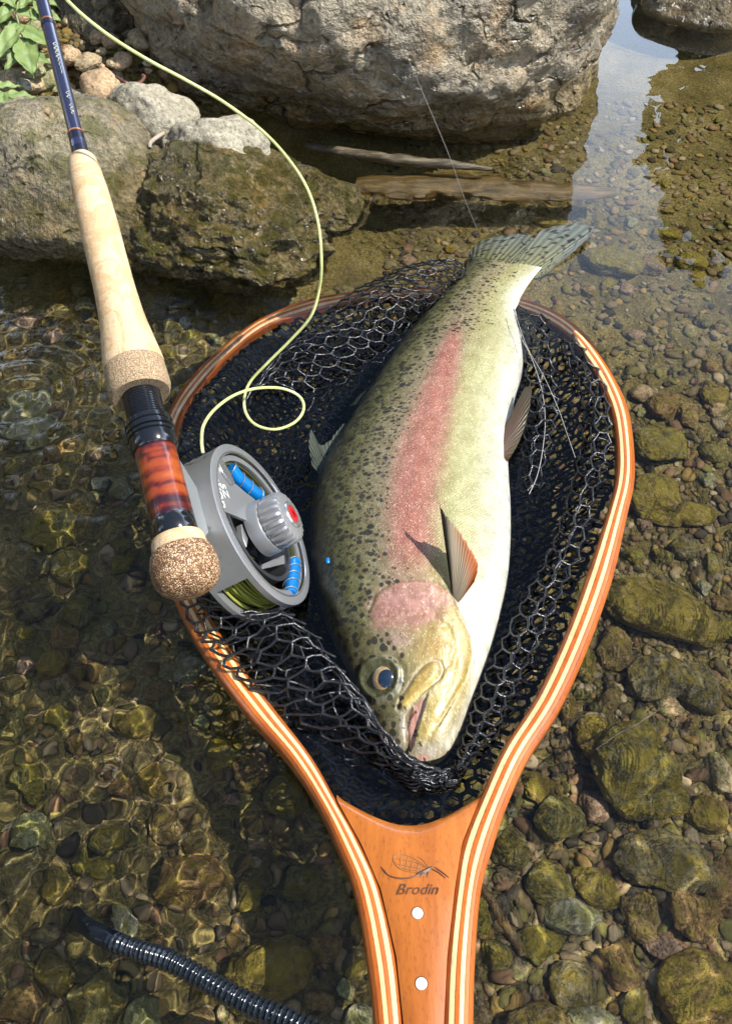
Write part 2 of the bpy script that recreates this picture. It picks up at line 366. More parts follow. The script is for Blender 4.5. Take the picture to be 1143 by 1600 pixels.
# the submerged stones one can single out: px, py, width, height in the photograph, material, label
HERO = [
 (1045, 925, 205, 92, M_ALGAE, -.45, 'large flat yellow-green slab beside the right side of the net hoop'),
 (1035, 1035, 115, 66, M_BEDSTONE, .2, 'dark brown oblong stone just below the yellow-green slab'),
 (1112, 1052, 72, 76, M_BEDSTONE, .5, 'brown stone at the right edge below the yellow-green slab'),
 (972, 985, 58, 74, M_BEDSTONE, -.3, 'reddish brown stone between the hoop and the yellow-green slab'),
 (918, 1010, 50, 70, M_ALGAE, .2, 'olive stone half hidden beside the outer edge of the hoop'),
 (938, 1130, 66, 74, M_ALGAE, .1, 'round mossy stone right of where the hoop narrows'),
 (1010, 1190, 150, 140, M_ALGAE, -.2, 'broad green submerged block right of the net handle'),
 (1040, 1232, 88, 58, M_BEDSTONE, .4, 'brown angular stone lying on the broad green block'),
 (1122, 1245, 68, 70, M_ALGAE, .2, 'yellow-green round stone at the right edge beside the broad green block'),
 (1050, 1325, 170, 92, M_BEDSTONE, -.2, 'wide knobbly brown stone below the broad green block'),
 (866, 1362, 78, 60, M_BEDSTONE, -.4, 'smooth brown wedge of stone right of the printed handle'),
 (905, 1410, 76, 50, M_PALESUB, -.2, 'smooth khaki oval stone below the brown wedge'),
 (845, 1458, 92, 58, M_ALGAE, .1, 'golden banded stone right of the upper pin of the handle'),
 (940, 1365, 90, 52, M_ALGAE, -.5, 'ragged weedy stone leaning toward the lower right'),
 (1015, 1415, 64, 80, M_BEDSTONE, .1, 'upright tan capped stone in the deep gap at lower right'),
 (1100, 1412, 84, 84, M_BEDSTONE, .5, 'big round brown stone near the right edge at lower right'),
 (980, 1490, 72, 74, M_BEDSTONE, .4, 'drab pointed stone between the golden stone and the big green block'),
 (1105, 1530, 150, 100, M_ALGAE, .2, 'large dim green block in the lower right corner'),
 (930, 1585, 92, 50, M_PALESUB, -.2, 'flat grey-green stone at the bottom edge right of the handle'),
 (1005, 1560, 44, 60, M_ALGAE, 0, 'small stone topped with a pale yellow lump near the bottom edge'),
 (882, 1262, 82, 72, M_BEDSTONE, .4, 'grey brown double stone right of the hoop shoulder'),
 (846, 1210, 52, 46, M_ALGAE, .2, 'olive stone touching the hoop shoulder on its right'),
 (806, 1308, 46, 48, M_ALGAE, .3, 'round green stone tucked against the handle'),
 (900, 1530, 70, 60, M_BEDSTONE, .2, 'dark ringed stone below the golden banded stone'),
 (1060, 1468, 72, 40, M_ORANGE, -.3, 'rust brown flat stone below the big round brown stone'),
 (1040, 752, 96, 70, M_ALGAE, -.5, 'green block right of the hoop, above the flat yellow-green slab'),
 (1100, 770, 60, 40, M_ALGAE, .1, 'hazy green stone at the right edge above the slab'),
 (1040, 672, 84, 62, M_ALGAE, .3, 'mossy stone right of the hoop near two orange pebbles'),
 (1010, 588, 46, 26, M_PALESUB, 0, 'pale grey oval stone right of the top of the hoop'),
 (1044, 610, 52, 40, M_BEDSTONE, 0, 'brown stone just right of the pale grey oval one'),
 (1084, 620, 40, 46, M_BEDSTONE, 0, 'brown stone between the mossy stone and the right edge'),
 (1125, 590, 40, 44, M_ALGAE, 0, 'yellow-green stone at the right edge level with the pale oval'),
 (960, 392, 92, 46, M_ALGAE, -.2, 'yellow-topped stone under water just right of the tail fin'),
 (1024, 394, 42, 34, M_BEDSTONE, 0, 'grey round stone right of the yellow-topped stone by the tail'),
 (1090, 388, 46, 32, M_ALGAE, 0, 'olive stone farthest right of the row beyond the tail fin'),
 (1050, 345, 44, 26, M_ALGAE, 0, 'blue-green stone below the sky reflection'),
 (970, 780, 28, 24, M_BEDSTONE, 0, 'small round stone touching the hoop on its right'),
 (1100, 770, 36, 30, M_ORANGE, 0, 'tan round stone right of the green block'),
 (1058, 1075, 44, 36, M_PALESUB, 0, 'small triangular pale green stone under the brown oblong one'),
 (865, 330, 60, 16, M_ALGAE, 0, 'thin greenish stone beyond the tail fin'),
 (868, 398, 44, 20, M_ALGAE, .4, 'yellow stone just under the edge of the tail fin'),
 (25, 625, 92, 105, M_PALESUB, .3, 'large pale green stone under rippled water at the left edge'),
 (130, 1330, 60, 44, M_ALGAE, 0, 'green stone under rippled water left of the handle'),
 (175, 1430, 46, 60, M_PALESUB, .2, 'grey-green stone at the end of the black ribbed hose'),
 (290, 1350, 110, 90, M_BEDSTONE, .3, 'rounded stone ringed by bright ripples left of the handle'),
 (420, 1500, 150, 110, M_ALGAE, .5, 'big olive block left of the handle near the bottom edge'),
 (345, 1150, 60, 60, M_ALGAE, .1, 'green stone left of the hoop shoulder'),
 (345, 1222, 40, 20, M_ORANGE, .1, 'bright orange chip left of the hoop shoulder'),
 (210, 1100, 70, 50, M_ALGAE, .1, 'yellow-green stone left of the hoop under bright ripples'),
 (60, 800, 90, 70, M_ALGAE, .1, 'golden olive stone left of the reel seat'),
 (30, 480, 50, 30, M_ORANGE, 0, 'amber stone at the foot of the round shore rock'),
 (645, 700, 90, 60, M_BEDSTONE, 0, 'dark stone on the bottom beneath the net'),
]
hl = 0
for px, py, w, h, m, rz, lab in HERO:
    q = UW(px, py, -.07); s = proj(q)[2] / FPX
    el = math.radians(52) + math.atan((py - 800) / FPX)
    rx = w * s / 2; ry = min(h * s / 2 / math.sin(min(el + .15, 1.5)), rx * 1.5); rzz = min(rx, ry) * .8
    zb = bed_z(q[0], q[1])
    if zb + rzz * 1.3 > -.018: rzz = max(.006, (-.018 - zb) / 1.3)
    o = stone('river_stone', (q[0], q[1], zb + rzz * .55), (rx * 1.08, ry * 1.08, rzz), m, rz, lab, 'stone')
    PLACED.append((q[0], q[1], max(rx, ry) * .8))
HOOPC = U(625, 760)
def region(px, py):
    if px > 571: return ('upper right' if py < 560 else 'lower right' if py > 1150 else 'right')
    return ('rippled left' if py < 1150 else 'rippled lower left')
kinds = [(M_BEDSTONE, 'brown'), (M_BEDSTONE, 'brown'), (M_ALGAE, 'olive green'), (M_PALESUB, 'greyish'), (M_ORANGE, 'rust coloured')]
where = {'upper right': 'on the gravelly bottom beyond the hoop', 'right': 'on the bottom right of the net hoop', 'lower right': 'on the bottom right of the net handle',
         'rippled left': 'under rippled water left of the rod and hoop', 'rippled lower left': 'under bright ripples left of the net handle'}
cnt = 0; tries = 0
while cnt < 236 and tries < 9000:
    tries += 1
    px, py = random.uniform(-20, 1163), random.uniform(250, 1620)
    if px < 600 and py < 430: continue
    dz = -.07; q = UW(px, py, dz)
    nearf = np.clip((py - 400) / 900, 0, 1)
    if px > 571: r = random.uniform(.005, .009 + .013 * nearf)
    else: r = random.uniform(.005, .010 + .008 * nearf)
    if ((q[0] - .02) / .15) ** 2 + ((q[1] - .43) / .21) ** 2 < 1: continue
    if any((q[0] - a) ** 2 + (q[1] - b_) ** 2 < ((r + c_) * .86) ** 2 for a, b_, c_ in PLACED): continue
    PLACED.append((q[0], q[1], r)); m, cn = random.choices(kinds, (4, 3, 4, 2, .8))[0]
    zb = bed_z(q[0], q[1]); size = 'small' if r < .009 else 'middling' if r < .014 else 'large'
    reg = region(px, py)
    stone('river_stone', (q[0], q[1], zb + r * .35), (r * random.uniform(.95, 1.3), r * random.uniform(.8, 1.), r * random.uniform(.7, 1.0)), m, random.uniform(0, 6.28),
          f'{size} {cn} stone {where[reg]}', 'stone', f'{size} {cn} stones {where[reg]}')
    cnt += 1
# dry pebbles on the bank, upper left
for k in range(110):
    px, py = random.uniform(-30, 330), random.uniform(30, 260)
    if px > 130 and py > 170: continue
    P = U(px, py, .035); zb = bed_z(P[0], P[1])
    if zb < .015: continue
    P = U(px, py, zb); r = random.uniform(.004, .012)
    shade = px > 115
    stone('pebble', (P[0], P[1], zb + r * .45), (r * random.uniform(1, 1.4), r, r * .75), M_DRYSTONE, random.uniform(0, 6.28),
          'dry pebble in the dark gap beside the rod blank' if shade else 'sunlit dry pebble on the bank below the green leaves', 'pebble', 'pebbles in the dark gap right of the rod blank' if shade else 'sunlit pebbles on the bank left of the rod')

def gravel(name, n, region_fn, rlo, rhi, mat, lift):
    V0, F0 = ICO[1]; n0 = len(V0); Vs = []; Cs = []
    pal = np.array([(.26, .19, .09), (.15, .115, .05), (.36, .28, .16), (.19, .165, .05), (.25, .15, .075), (.08, .065, .04), (.24, .175, .09), (.32, .21, .065)])
    k = 0
    while k < n:
        p = region_fn()
        if p is None: continue
        r = random.uniform(rlo, rhi) * random.choice((.7, 1, 1, 1.5)); x, y = p
        J = V0 * (1 + RNG.uniform(-.22, .22, (n0, 1))) * (r * np.array([random.uniform(.9, 1.5), random.uniform(.7, 1.), random.uniform(.45, .8)]))
        a = random.uniform(0, 6.28); ca, sa = math.cos(a), math.sin(a)
        J = J @ np.array([[ca, sa, 0], [-sa, ca, 0], [0, 0, 1]])
        Vs.append(J + (x, y, bed_z(x, y) + r * lift)); Cs.append(np.repeat(pal[random.randrange(8)][None] * random.uniform(.6, 1.15), n0, 0)); k += 1
    F = (F0[None] + (np.arange(n) * n0)[:, None, None]).reshape(-1, 3)
    me = mesh(np.concatenate(Vs), F, name); colattr(me, 'tone', np.concatenate(Cs)); return link(name, me, mat)
t = NT('fine_gravel'); c = t.mix(.6, t.attr('tone'), t.ramp(t.noise(t.co(), 500, 3), [(.3, .55), (.7, 1.)]), 'MULTIPLY'); M_GRAVEL = t.bsdf(c, .7, None, 0, .08)
def bedreg():
    px, py = random.uniform(-60, 1200), 150 + 1480 * random.random() ** 1.15
    if px < 560 and py < 420: return None
    if px < 600 and random.random() < .72: return None
    q = UW(px, py, -.08)
    return q[0], q[1]
tag(gravel('riverbed_gravel', 7500, bedreg, .0017, .0042, M_GRAVEL, .3), 'fine brown and tan gravel covering the stream bottom', 'gravel', kind='stuff')
def bankreg():
    P = U(random.uniform(-60, 360), random.uniform(0, 260), .04)
    return (P[0], P[1]) if bed_z(P[0], P[1]) > .0 else None
tag(gravel('bank_gravel', 1500, bankreg, .002, .005, M_GRAVEL, .4), 'dry pale gravel on the bank behind the rod', 'gravel', kind='stuff')

# ------------------------------------------------------------------ landing net
net = empty('landing_net', tuple(U(655, 1400, .03)))
tag(net, 'wooden landing net with orange and cream laminated hoop, black rubber mesh and printed handle', 'landing net')
def wood(name, dark, light, rough=.22):
    t = NT(name); v = t.co(); m = t.map(v, (1, .12, 1)); 
    g = t.noise(m, 260, 5, .65, .6); c = t.ramp(t.math('MULTIPLY_ADD', t.noise(m, 40, 4, .6, 1.), .55, t.math('MULTIPLY', g, .45)), [(.33, dark), (.62, light)])
    c = t.mix(t.ramp(t.noise(t.map(v, (1, .3, 1)), 900, 2), [(.58, 0.), (.66, .35)]), c, tuple(x * .4 for x in dark))
    return t.bsdf(c, .35, t.bump(g, .0002), **{'Coat Weight': .6, 'Coat Roughness': .12})
M_W1 = wood('orange_cedar_lamination', (.42, .085, .008), (.58, .155, .018))
M_W2 = wood('cream_ash_lamination', (.72, .47, .20), (.90, .66, .34))
M_W3 = wood('reddish_brown_lamination', (.32, .075, .014), (.50, .14, .028))
M_W4 = wood('glossy_cherry_handle', (.32, .085, .008), (.49, .15, .018))
LOOP = [((588,1670),(632,1670)),((584,1600),(630,1600)),((572,1495),(619,1495)),((553,1390),(595,1390)),((526,1320),(565,1320)),((493,1250),(526,1250)),((446,1180),(486,1180)),
 ((388,1115),(434,1112)),((335,1045),(376,1036)),((297,985),(332,968)),((266,920),(299,908)),((248,850),(279,845)),((243,780),(272,778)),((245,710),(272,714)),((256,655),(277,662)),
 ((290,598),(308,609)),((344,544),(359,555)),((401,501),(416,513)),((473,470),(485,485)),((545,454),(550,470)),((620,447),(622,463)),((700,448),(698,464)),((765,454),(760,470)),
 ((820,466),(811,482)),((864,482),(848,497)),((905,510),(886,522)),((938,548),(915,558)),((965,592),(940,600)),((984,640),(957,645)),((992,700),(964,700)),((992,750),(962,748)),
 ((980,805),(949,798)),((958,900),(919,890)),((923,1000),(884,985)),((878,1100),(839,1083)),((827,1180),(787,1165)),((795,1250),(752,1240)),((771,1320),(721,1318)),((752,1390),(710,1388)),
 ((743,1495),(698,1495)),((740,1600),(693,1600)),((740,1670),(692,1670))]
def hoop_z(px, py):
    a = np.interp(py, [440, 520, 700, 900, 1100, 1290, 1400, 1670], [-.001, .0, .007, .011, .015, .022, .028, .034])
    return a - (.006 if px < 480 and py < 700 else 0) * float(sstep(560, 430, px)) * float(sstep(760, 640, py))
def hz(p): z = hoop_z(*p); return U(p[0], p[1], z)
NS = 260
HO = catmull([hz(a) for a, b in LOOP], NS); HI = catmull([hz(b) for a, b in LOOP], NS)
H_T = np.linspace(0, 1, NS)
prof = [(0., .18, M_W3, .0035, .0012), (.18, .34, M_W1, .0012, .0004), (.34, .50, M_W2, .0003, 0.), (.50, .66, M_W1, 0., .0003), (.66, .84, M_W2, .0003, .0009), (.84, 1., M_W3, .0010, .0030)]
thick = .013
for f0, f1, m, d0, d1 in prof:
    w0 = .00006
    rows = []
    for k in range(NS):
        o, i = HO[k], HI[k]; a = o + (i - o) * f0; b_ = o + (i - o) * f1; mid = (a + b_) / 2
        th = thick * (1 if 30 < k < NS - 30 else 1.15)
        e = (b_ - a) * .035
        rows.append([a + (0, 0, -th + .0), a + (0, 0, -d0 - .0006), a + e + (0, 0, -d0), mid + (0, 0, -(d0 + d1) / 2 + .00015), b_ - e + (0, 0, -d1), b_ + (0, 0, -d1 - .0006), b_ + (0, 0, -th + .0)])
    R = np.array(rows).reshape(-1, 3)
    F = [tuple(f) for f in grid_faces(NS, 7, True)] + [tuple(range(6, -1, -1)), tuple(range((NS-1)*7, NS*7))]
    mb = MB(); mb.add(R, F); adopt(mb.build('hoop_lamination', m), net)
# handle core between the two sides of the hoop, concave shoulder at the top
xl = lambda y: np.interp(y, [1250,1320,1390,1495,1600,1670], [526,565,595,619,630,632]); xr = lambda y: np.interp(y, [1240,1318,1388,1495,1600,1670], [752,721,710,698,693,692])
nu, nv = 41, 46; T_ = []; Bm = []
for j in range(nv):
    for i in range(nu):
        u = i / (nu - 1); s = abs(2*u - 1); yt = 1290 - 48 * s ** 2.1; w = j / (nv - 1); y = yt + (1670 - yt) * w ** 1.1
        x = xl(y) + (xr(y) - xl(y)) * u; z = hoop_z(600, y) - .0009 + .0022 * (1 - s ** 2.5); z -= .0035 * math.exp(-((y - yt) / 5) ** 2)
        T_.append(U(x, y, z))
        q = U(x, y, z); q[2] -= .0145; Bm.append(q)
n = nu * nv; F = list(map(tuple, grid_faces(nv, nu))); F = [f[::-1] for f in F] + [tuple(k + n for k in f) for f in F]
ring = [i for i in range(nu)] + [j*nu + nu - 1 for j in range(1, nv)] + [(nv-1)*nu + i for i in range(nu-2, -1, -1)] + [j*nu for j in range(nv-2, 0, -1)]
F += [(ring[k], ring[(k+1) % len(ring)], ring[(k+1) % len(ring)] + n, ring[k] + n) for k in range(len(ring))]
mb = MB(); mb.add(np.array(T_ + Bm), F); adopt(mb.build('handle', M_W4), net)
M_PIN = plain('white_pin', (.78, .78, .74), .3)
def top_at(px, py, dz=0.):
    s = abs(2 * (px - xl(py)) / (xr(py) - xl(py)) - 1); z = hoop_z(600, py) - .0009 + .0022 * (1 - s ** 2.5) + dz
    return U(px, py, z)
M_PINSHADE = plain('pin_edge_shade', (.09, .03, .01), .5)  # thin dark rings added for depth, standing in for shade at the pin rim
for px, py, r in ((652, 1427, 9), (658, 1537, 9.5)):
    c = top_at(px, py); rr = r * proj(c)[2] / FPX
    mb = MB(); mb.tube([c + (0, 0, -.004), c + (0, 0, -.0002), c + (0, 0, .00025), c + (0, 0, .0003)], [rr, rr, rr * .93, rr * .6], 28); adopt(mb.build('pin', M_PIN), net)
    mb = MB(); a_ = np.linspace(0, 2 * math.pi, 40); mb.tube([c + (rr * 1.03 * math.cos(q), rr * 1.03 * math.sin(q), .0000) for q in a_], .00022, 6, False); adopt(mb.build('pin_shade_ring', M_PINSHADE), net)
M_INK = plain('burnt_print_ink', (.10, .042, .016), .5); M_INKL = plain('pale_print_ink', (.30, .15, .06), .5)
def text_obj(name, body, mat, M4, size, parent, shear=0., extr=.0001, off=0.):
    cu = bpy.data.curves.new(name, 'FONT'); cu.body = body; cu.size = size; cu.shear = shear; cu.extrude = extr; cu.align_x = 'CENTER'; cu.align_y = 'CENTER'; cu.offset = off
    tmp = bpy.data.objects.new('tmp', cu); COL.objects.link(tmp); bpy.context.view_layer.update()
    me = bpy.data.meshes.new_from_object(tmp.evaluated_get(bpy.context.evaluated_depsgraph_get())); bpy.data.objects.remove(tmp)
    me.transform(M4); o = link(name, me, mat, None, False); return adopt(o, parent)
c = top_at(651, 1390, .0003); dn = top_at(651, 1400) - top_at(651, 1380); yv = -norm(dn); xv = np.array([1, 0, 0.]); zv = np.cross(xv, yv)
M4 = Matrix([[*(xv[k], yv[k], zv[k], c[k])] for k in range(3)] + [[0, 0, 0, 1]])
text_obj('lettering', 'Brodin', M_INK, M4, 24 * proj(c)[2] / FPX, net, shear=.35)
def cropn(x, y): return (460 + x / 2.857, 1180 + y / 2.857)
def ink(lines, r, m, name):
    mb = MB()
    for L in lines:
        P = catmull([top_at(*cropn(*q), .00025) for q in L], max(8, 5 * len(L))); mb.tube(P, r * np.interp(np.linspace(0, 1, len(P)), [0, .3, .7, 1], [.5, 1, 1, .4]), 5)
    adopt(mb.build(name, m), net)
ink([[(612,500),(590,512),(560,530),(510,548),(455,548),(410,530),(385,498)], [(606,505),(640,522),(672,548)], [(625,500),(655,520),(688,546)], [(585,515),(560,545)], [(600,512),(590,545)]], .00042, M_INK, 'mayfly_drawing')
ink([[(612,498),(598,510),(575,522),(545,530)]], .0011, M_INK, 'mayfly_drawing')
ink([[(600,508),(560,478),(520,455),(475,442),(442,458),(452,490),(480,512),(530,522),(580,518)], [(595,508),(540,478),(450,462)], [(590,512),(530,500),(455,485)], [(585,515),(520,512),(470,502)],
     [(505,452),(495,512)], [(530,462),(515,520)], [(555,478),(545,520)], [(475,445),(470,505)], [(600,505),(575,470),(548,452)], [(612,497),(640,480),(660,470)],
     [(395,505),(430,540),(500,560)]], .00022, M_INKL, 'mayfly_drawing')

# netting: honeycomb strands as real tubes
def hexlat(ns, nt):
    """honeycomb edges covering ns x nt cells; returns pairs in unit coordinates"""
    E_ = []; s3 = math.sqrt(3)
    for j in range(int(nt * 1.16) + 2):
        for i in range(-1, ns + 2):
            cx = (i + .5 * (j % 2)); cy_ = j * s3 / 2
            p = [(cx + math.sin(a) / s3, cy_ + math.cos(a) / s3) for a in (math.radians(60 * k) for k in range(4))]
            E_ += [(p[0], p[1]), (p[1], p[2]), (p[2], p[3])]
    E_ = np.array(E_); E_[..., 0] /= ns; E_[..., 1] /= nt
    return E_
def strands(P0, P1, r, sides=4, PM=None):
    """tubes along P0->P1 (optionally through PM), all joined"""
    rings = [P0, P1] if PM is None else [P0, PM, P1]
    d = P1 - P0; L = np.linalg.norm(d, axis=1, keepdims=True) + 1e-9; d = d / L
    ref = np.where(np.abs(d[:, 2:3]) > .8, [[1., 0, 0]], [[0, 0, 1.]]); u = np.cross(d, ref); u /= np.linalg.norm(u, axis=1, keepdims=True); w = np.cross(d, u)
    r = np.broadcast_to(r, (len(P0),))[:, None, None]
    a = (np.arange(sides) + .5) / sides * 2 * np.pi; off = (np.cos(a)[None, :, None] * u[:, None] + np.sin(a)[None, :, None] * w[:, None])
    V = []
    for k, q in enumerate(rings):
        ext = (d * (-.0003 if k == 0 else .0003 if k == len(rings) - 1 else 0)); kk = 1.12 if k in (0, len(rings) - 1) else .92
        V.append((q + ext)[:, None] + off * r * kk)
    V = np.stack(V, 1).reshape(-1, 3); m = len(rings) * sides
    f = grid_faces(len(rings), sides, True)
    F = (f[None] + (np.arange(len(P0)) * m)[:, None, None]).reshape(-1, 4)
    return V, F
t = NT('wet_black_rubber'); v = t.co()
M_RUB = t.bsdf((.014, .015, .018), .20, t.bump(t.noise(v, 900, 3), .0006, .6), 0, .7)
NV, NF, NN = [], [], 0
def addn(V, F):
    global NN
    NV.append(V); NF.append(F + NN); NN += len(V)
def patch(rows, ns, nt, r, jit=.0012, zoff=0., xyoff=0., seed=0, keep=1., sides=6):
    rows = [[U(*p) for p in row] for row in rows]
    G = np.array([catmull(row, 24) for row in rows]); G = np.stack([catmull(G[:, k], 80) for k in range(24)], 1)   # 80 x 24 x 3
    def ev(s, t_):
        a = np.clip(s, 0, 1) * 79; b_ = np.clip(t_, 0, 1) * 23; i = np.minimum(a.astype(int), 78); j = np.minimum(b_.astype(int), 22); f = (a - i)[:, None]; g = (b_ - j)[:, None]
        return (G[i, j]*(1-f) + G[i+1, j]*f)*(1-g) + (G[i, j+1]*(1-f) + G[i+1, j+1]*f)*g
    E_ = hexlat(ns, nt)
    def pt(q):
        w = ev(q[:, 0], q[:, 1]); k = seed * 3.1
        w = w + np.array([[noise.noise(Vector((x*90+k, y*90, 1))), noise.noise(Vector((x*90+k, y*90, 7))), 1.6 * noise.noise(Vector((x*70+k, y*70, 13)))] for x, y, z in w]) * jit
        w[:, 2] += zoff; w[:, :2] += xyoff; return w
    ok = (E_ > -.01).all((1, 2)) & (E_ < 1.01).all((1, 2))
    if keep < 1: ok &= RNG.random(len(E_)) < keep
    E_ = E_[ok]; A = pt(E_[:, 0]); B = pt(E_[:, 1]); Mi = pt(E_.mean(1)); L = np.linalg.norm(B - A, axis=1); g = L > .0008; A, B, Mi, L = A[g], B[g], Mi[g], L[g]
    Mi = Mi + np.array([0, 0, -1.]) * (L * .10)[:, None] + RNG.normal(0, .0003, Mi.shape)
    addn(*strands(A, B, r, sides, Mi))
PB = [[(276,938,.016),(300,928,.026),(328,938,.028),(356,948,.02)], [(296,985,.017),(340,965,.031),(388,955,.034),(436,952,.02)], [(322,1022,.017),(385,1000,.031),(440,965,.036),(484,978,.02)],
      [(368,1068,.014),(430,1050,.028),(490,1020,.034),(532,1038,.018)], [(425,1112,.008),(490,1092,.022),(545,1070,.03),(578,1102,.018)], [(492,1152,-.002),(550,1140,.015),(590,1130,.024),(612,1168,.018)],
      [(570,1192,-.004),(615,1190,.010),(642,1188,.018),(672,1205,.010)], [(625,1218,-.004),(655,1220,.006),(690,1214,.010),(715,1195,.002)]]
patch(PB, 16, 4, .00095, seed=1, jit=.002); patch(PB, 14, 5, .0007, jit=.006, zoff=-.010, seed=2)
PC = [[(375,655,-.005),(385,620,.003),(410,600,.007),(440,600,.006),(470,640,-.003)], [(400,590,-.004),(430,560,.006),(450,560,.012),(485,580,.010),(525,600,-.004)], [(440,540,0),(470,530,.012),(510,530,.016),(550,545,.012),(585,565,-.004)],
      [(480,500,0),(520,500,.012),(560,500,.016),(600,515,.010),(625,532,-.004)], [(540,460,.004),(570,455,.018),(610,455,.02),(640,470,.012),(662,490,-.004)], [(575,440,.008),(615,432,.026),(650,437,.026),(678,450,.012),(692,465,-.002)],
      [(640,412,.008),(670,412,.028),(692,420,.026),(708,433,.012),(714,445,0)], [(700,405,.004),(715,408,.015),(724,415,.012),(728,425,.005),(730,432,0)]]
patch(PC, 17, 6, .0009, seed=4); patch(PC, 14, 5, .0006, jit=.006, zoff=-.010, seed=5)
PD = [[(800,478,.004),(818,482,.015),(838,488,.012),(858,500,-.002)], [(812,530,.002),(832,530,.015),(852,533,.012),(874,542,-.004)], [(818,590,0),(838,592,.014),(860,596,.012),(884,604,-.005)], [(818,650,-.002),(836,650,.012),(862,650,.010),(884,652,-.006)],
      [(812,705,-.004),(828,702,.009),(848,705,.006),(866,712,-.008)], [(806,770,-.01),(820,768,.001),(838,768,.001),(852,770,-.012)]]
patch(PD, 12, 3, .0009, seed=6, jit=.002); patch(PD, 11, 3, .0006, jit=.005, zoff=-.008, seed=7)
cl = [(885,528),(922,590),(936,650),(930,710),(912,775),(892,845),(866,905),(836,965),(806,1025),(780,1080),(758,1128),(738,1165),(716,1200)]
PE = []
for k, (x, y) in enumerate(cl):
    a = np.array(cl[max(k-1, 0)], float); b_ = np.array(cl[min(k+1, len(cl)-1)], float); d = b_ - a; d /= np.linalg.norm(d); nrm_ = np.array([-d[1], d[0]]); w = [16, 26, 30, 30, 30, 31, 33, 35, 36, 35, 30, 22, 10][k]
    PE.append([(x - nrm_[0]*w*q*-1, y - nrm_[1]*w*q*-1, z) for q, z in ((1, -.004), (.35, .013), (-.35, .014), (-1, -.004))])
patch(PE, 27, 3, .00095, seed=8, jit=.002); patch(PE, 23, 3, .0006, jit=.005, zoff=-.009, seed=9)
# mesh bunched at the snout
PS = [[(618,1212,.002),(650,1208,.014),(690,1205,.014),(728,1192,.004)], [(622,1222,.0),(655,1222,.010),(695,1220,.010),(722,1205,.0)], [(640,1236,-.006),(660,1238,-.002),(690,1235,-.002),(705,1225,-.006)]]
patch(PS, 5, 8, .0007, jit=.004, seed=10); patch(PS, 6, 6, .0007, jit=.006, zoff=-.004, seed=11)
# the submerged bag: three slack layers inside the hoop
loopw = np.array([U(b[0], b[1], 0)[:2] for a, b in LOOP[5:37]] + [U(745, 1250, 0)[:2], U(700, 1282, 0)[:2], U(640, 1290, 0)[:2], U(570, 1278, 0)[:2]])
def inside_poly(P, poly):
    x, y = P[:, 0], P[:, 1]; c = np.zeros(len(P), bool); j = len(poly) - 1
    for i in range(len(poly)):
        xi, yi = poly[i]; xj, yj = poly[j]
        c ^= ((yi > y) != (yj > y)) & (x < (xj - xi) * (y - yi) / (yj - yi + 1e-12) + xi); j = i
    return c
def poly_dist(P, poly, closed=True):
    D = np.full(len(P), 9e9); m = len(poly)
    for i in range(m if closed else m - 1):
        a = np.asarray(poly[i], float); b_ = np.asarray(poly[(i+1) % m], float); ab = b_ - a; t_ = np.clip(((P - a) @ ab) / (ab @ ab + 1e-12), 0, 1)
        D = np.minimum(D, np.linalg.norm(P - a - t_[:, None] * ab, axis=1))
    return D
emerged = (NV, NF); NV, NF, NN = [], [], 0
lo, hi = loopw.min(0), loopw.max(0)
for layer, (cell, depth, rad, jit) in enumerate(((.0125, .030, .00042, .004), (.0100, .050, .0009, .006), (.0088, .066, .0013, .007))):
    ns = int((hi[0] - lo[0]) / cell); nt = int((hi[1] - lo[1]) / cell); E_ = hexlat(ns, nt)
    A = lo + E_[:, 0] * (hi - lo); B = lo + E_[:, 1] * (hi - lo); g = inside_poly(A, loopw) & inside_poly(B, loopw); A, B = A[g], B[g]
    def lift(Q):
        d = poly_dist(Q, loopw); w = np.array([[noise.noise(Vector((x*28 + layer*9, y*28, 2))), noise.noise(Vector((x*28 + layer*9, y*28, 8))), noise.noise(Vector((x*22 + layer*9, y*22, 4)))] for x, y in Q])
        z = -.004 - depth * sstep(0, .035 + .01 * layer, d) + w[:, 2] * .010 * sstep(0, .03, d)
        return np.concatenate([Q + w[:, :2] * jit * sstep(0, .02, d)[:, None], z[:, None]], 1)
    A3, B3 = lift(A), lift(B); addn(*strands(A3, B3, rad, 4))
t = NT('submerged_black_rubber'); M_RUBW = t.bsdf((.010, .012, .018), .6, None, 0, .06)
for A_, mm in ((emerged, M_RUB), ((NV, NF), M_RUBW)):
    o = link('netting', mesh(np.concatenate(A_[0]), np.concatenate(A_[1]), 'netting'), mm); adopt(o, net); o['kind'] = 'stuff'

# ------------------------------------------------------------------ rainbow trout
EDGE = [((628,1190),(672,1194)),((603,1168),(694,1184)),((578,1127),(714,1155)),((556,1082),(733,1105)),((535,1037),(752,1054)),((512,990),(769,1004)),((497,940),(783,951)),((488,885),(793,900)),
 ((486,830),(797,846)),((495,779),(797,790)),((518,722),(794,740)),((547,672),(793,690)),((580,618),(802,632)),((612,568),(816,580)),((645,522),(814,535)),((675,485),(807,500)),((702,450),(810,472)),((722,424),(824,446)),((742,400),(846,418))]
NSL = 520; NTH = 250
zl = np.interp(np.linspace(0, 1, len(EDGE)), [0, .15, .5, .85, 1], [-.004, -.012, -.024, -.012, .002]); zr = np.interp(np.linspace(0, 1, len(EDGE)), [0, .2, .6, 1], [-.002, -.003, -.003, .003])
LW = catmull([U(*a, z) for (a, b), z in zip(EDGE, zl)], NSL); RW = catmull([U(*b, z) for (a, b), z in zip(EDGE, zr)], NSL)
ss = np.linspace(0, 1, NSL); Wd = np.linalg.norm(RW - LW, axis=1)
T_up = Wd * np.interp(ss, [0, .03, .08, .2, .4, .7, .9, 1], [.16, .24, .30, .33, .33, .31, .20, .02]); T_dn = Wd * np.interp(ss, [0, .85, 1], [.26, .2, .04])
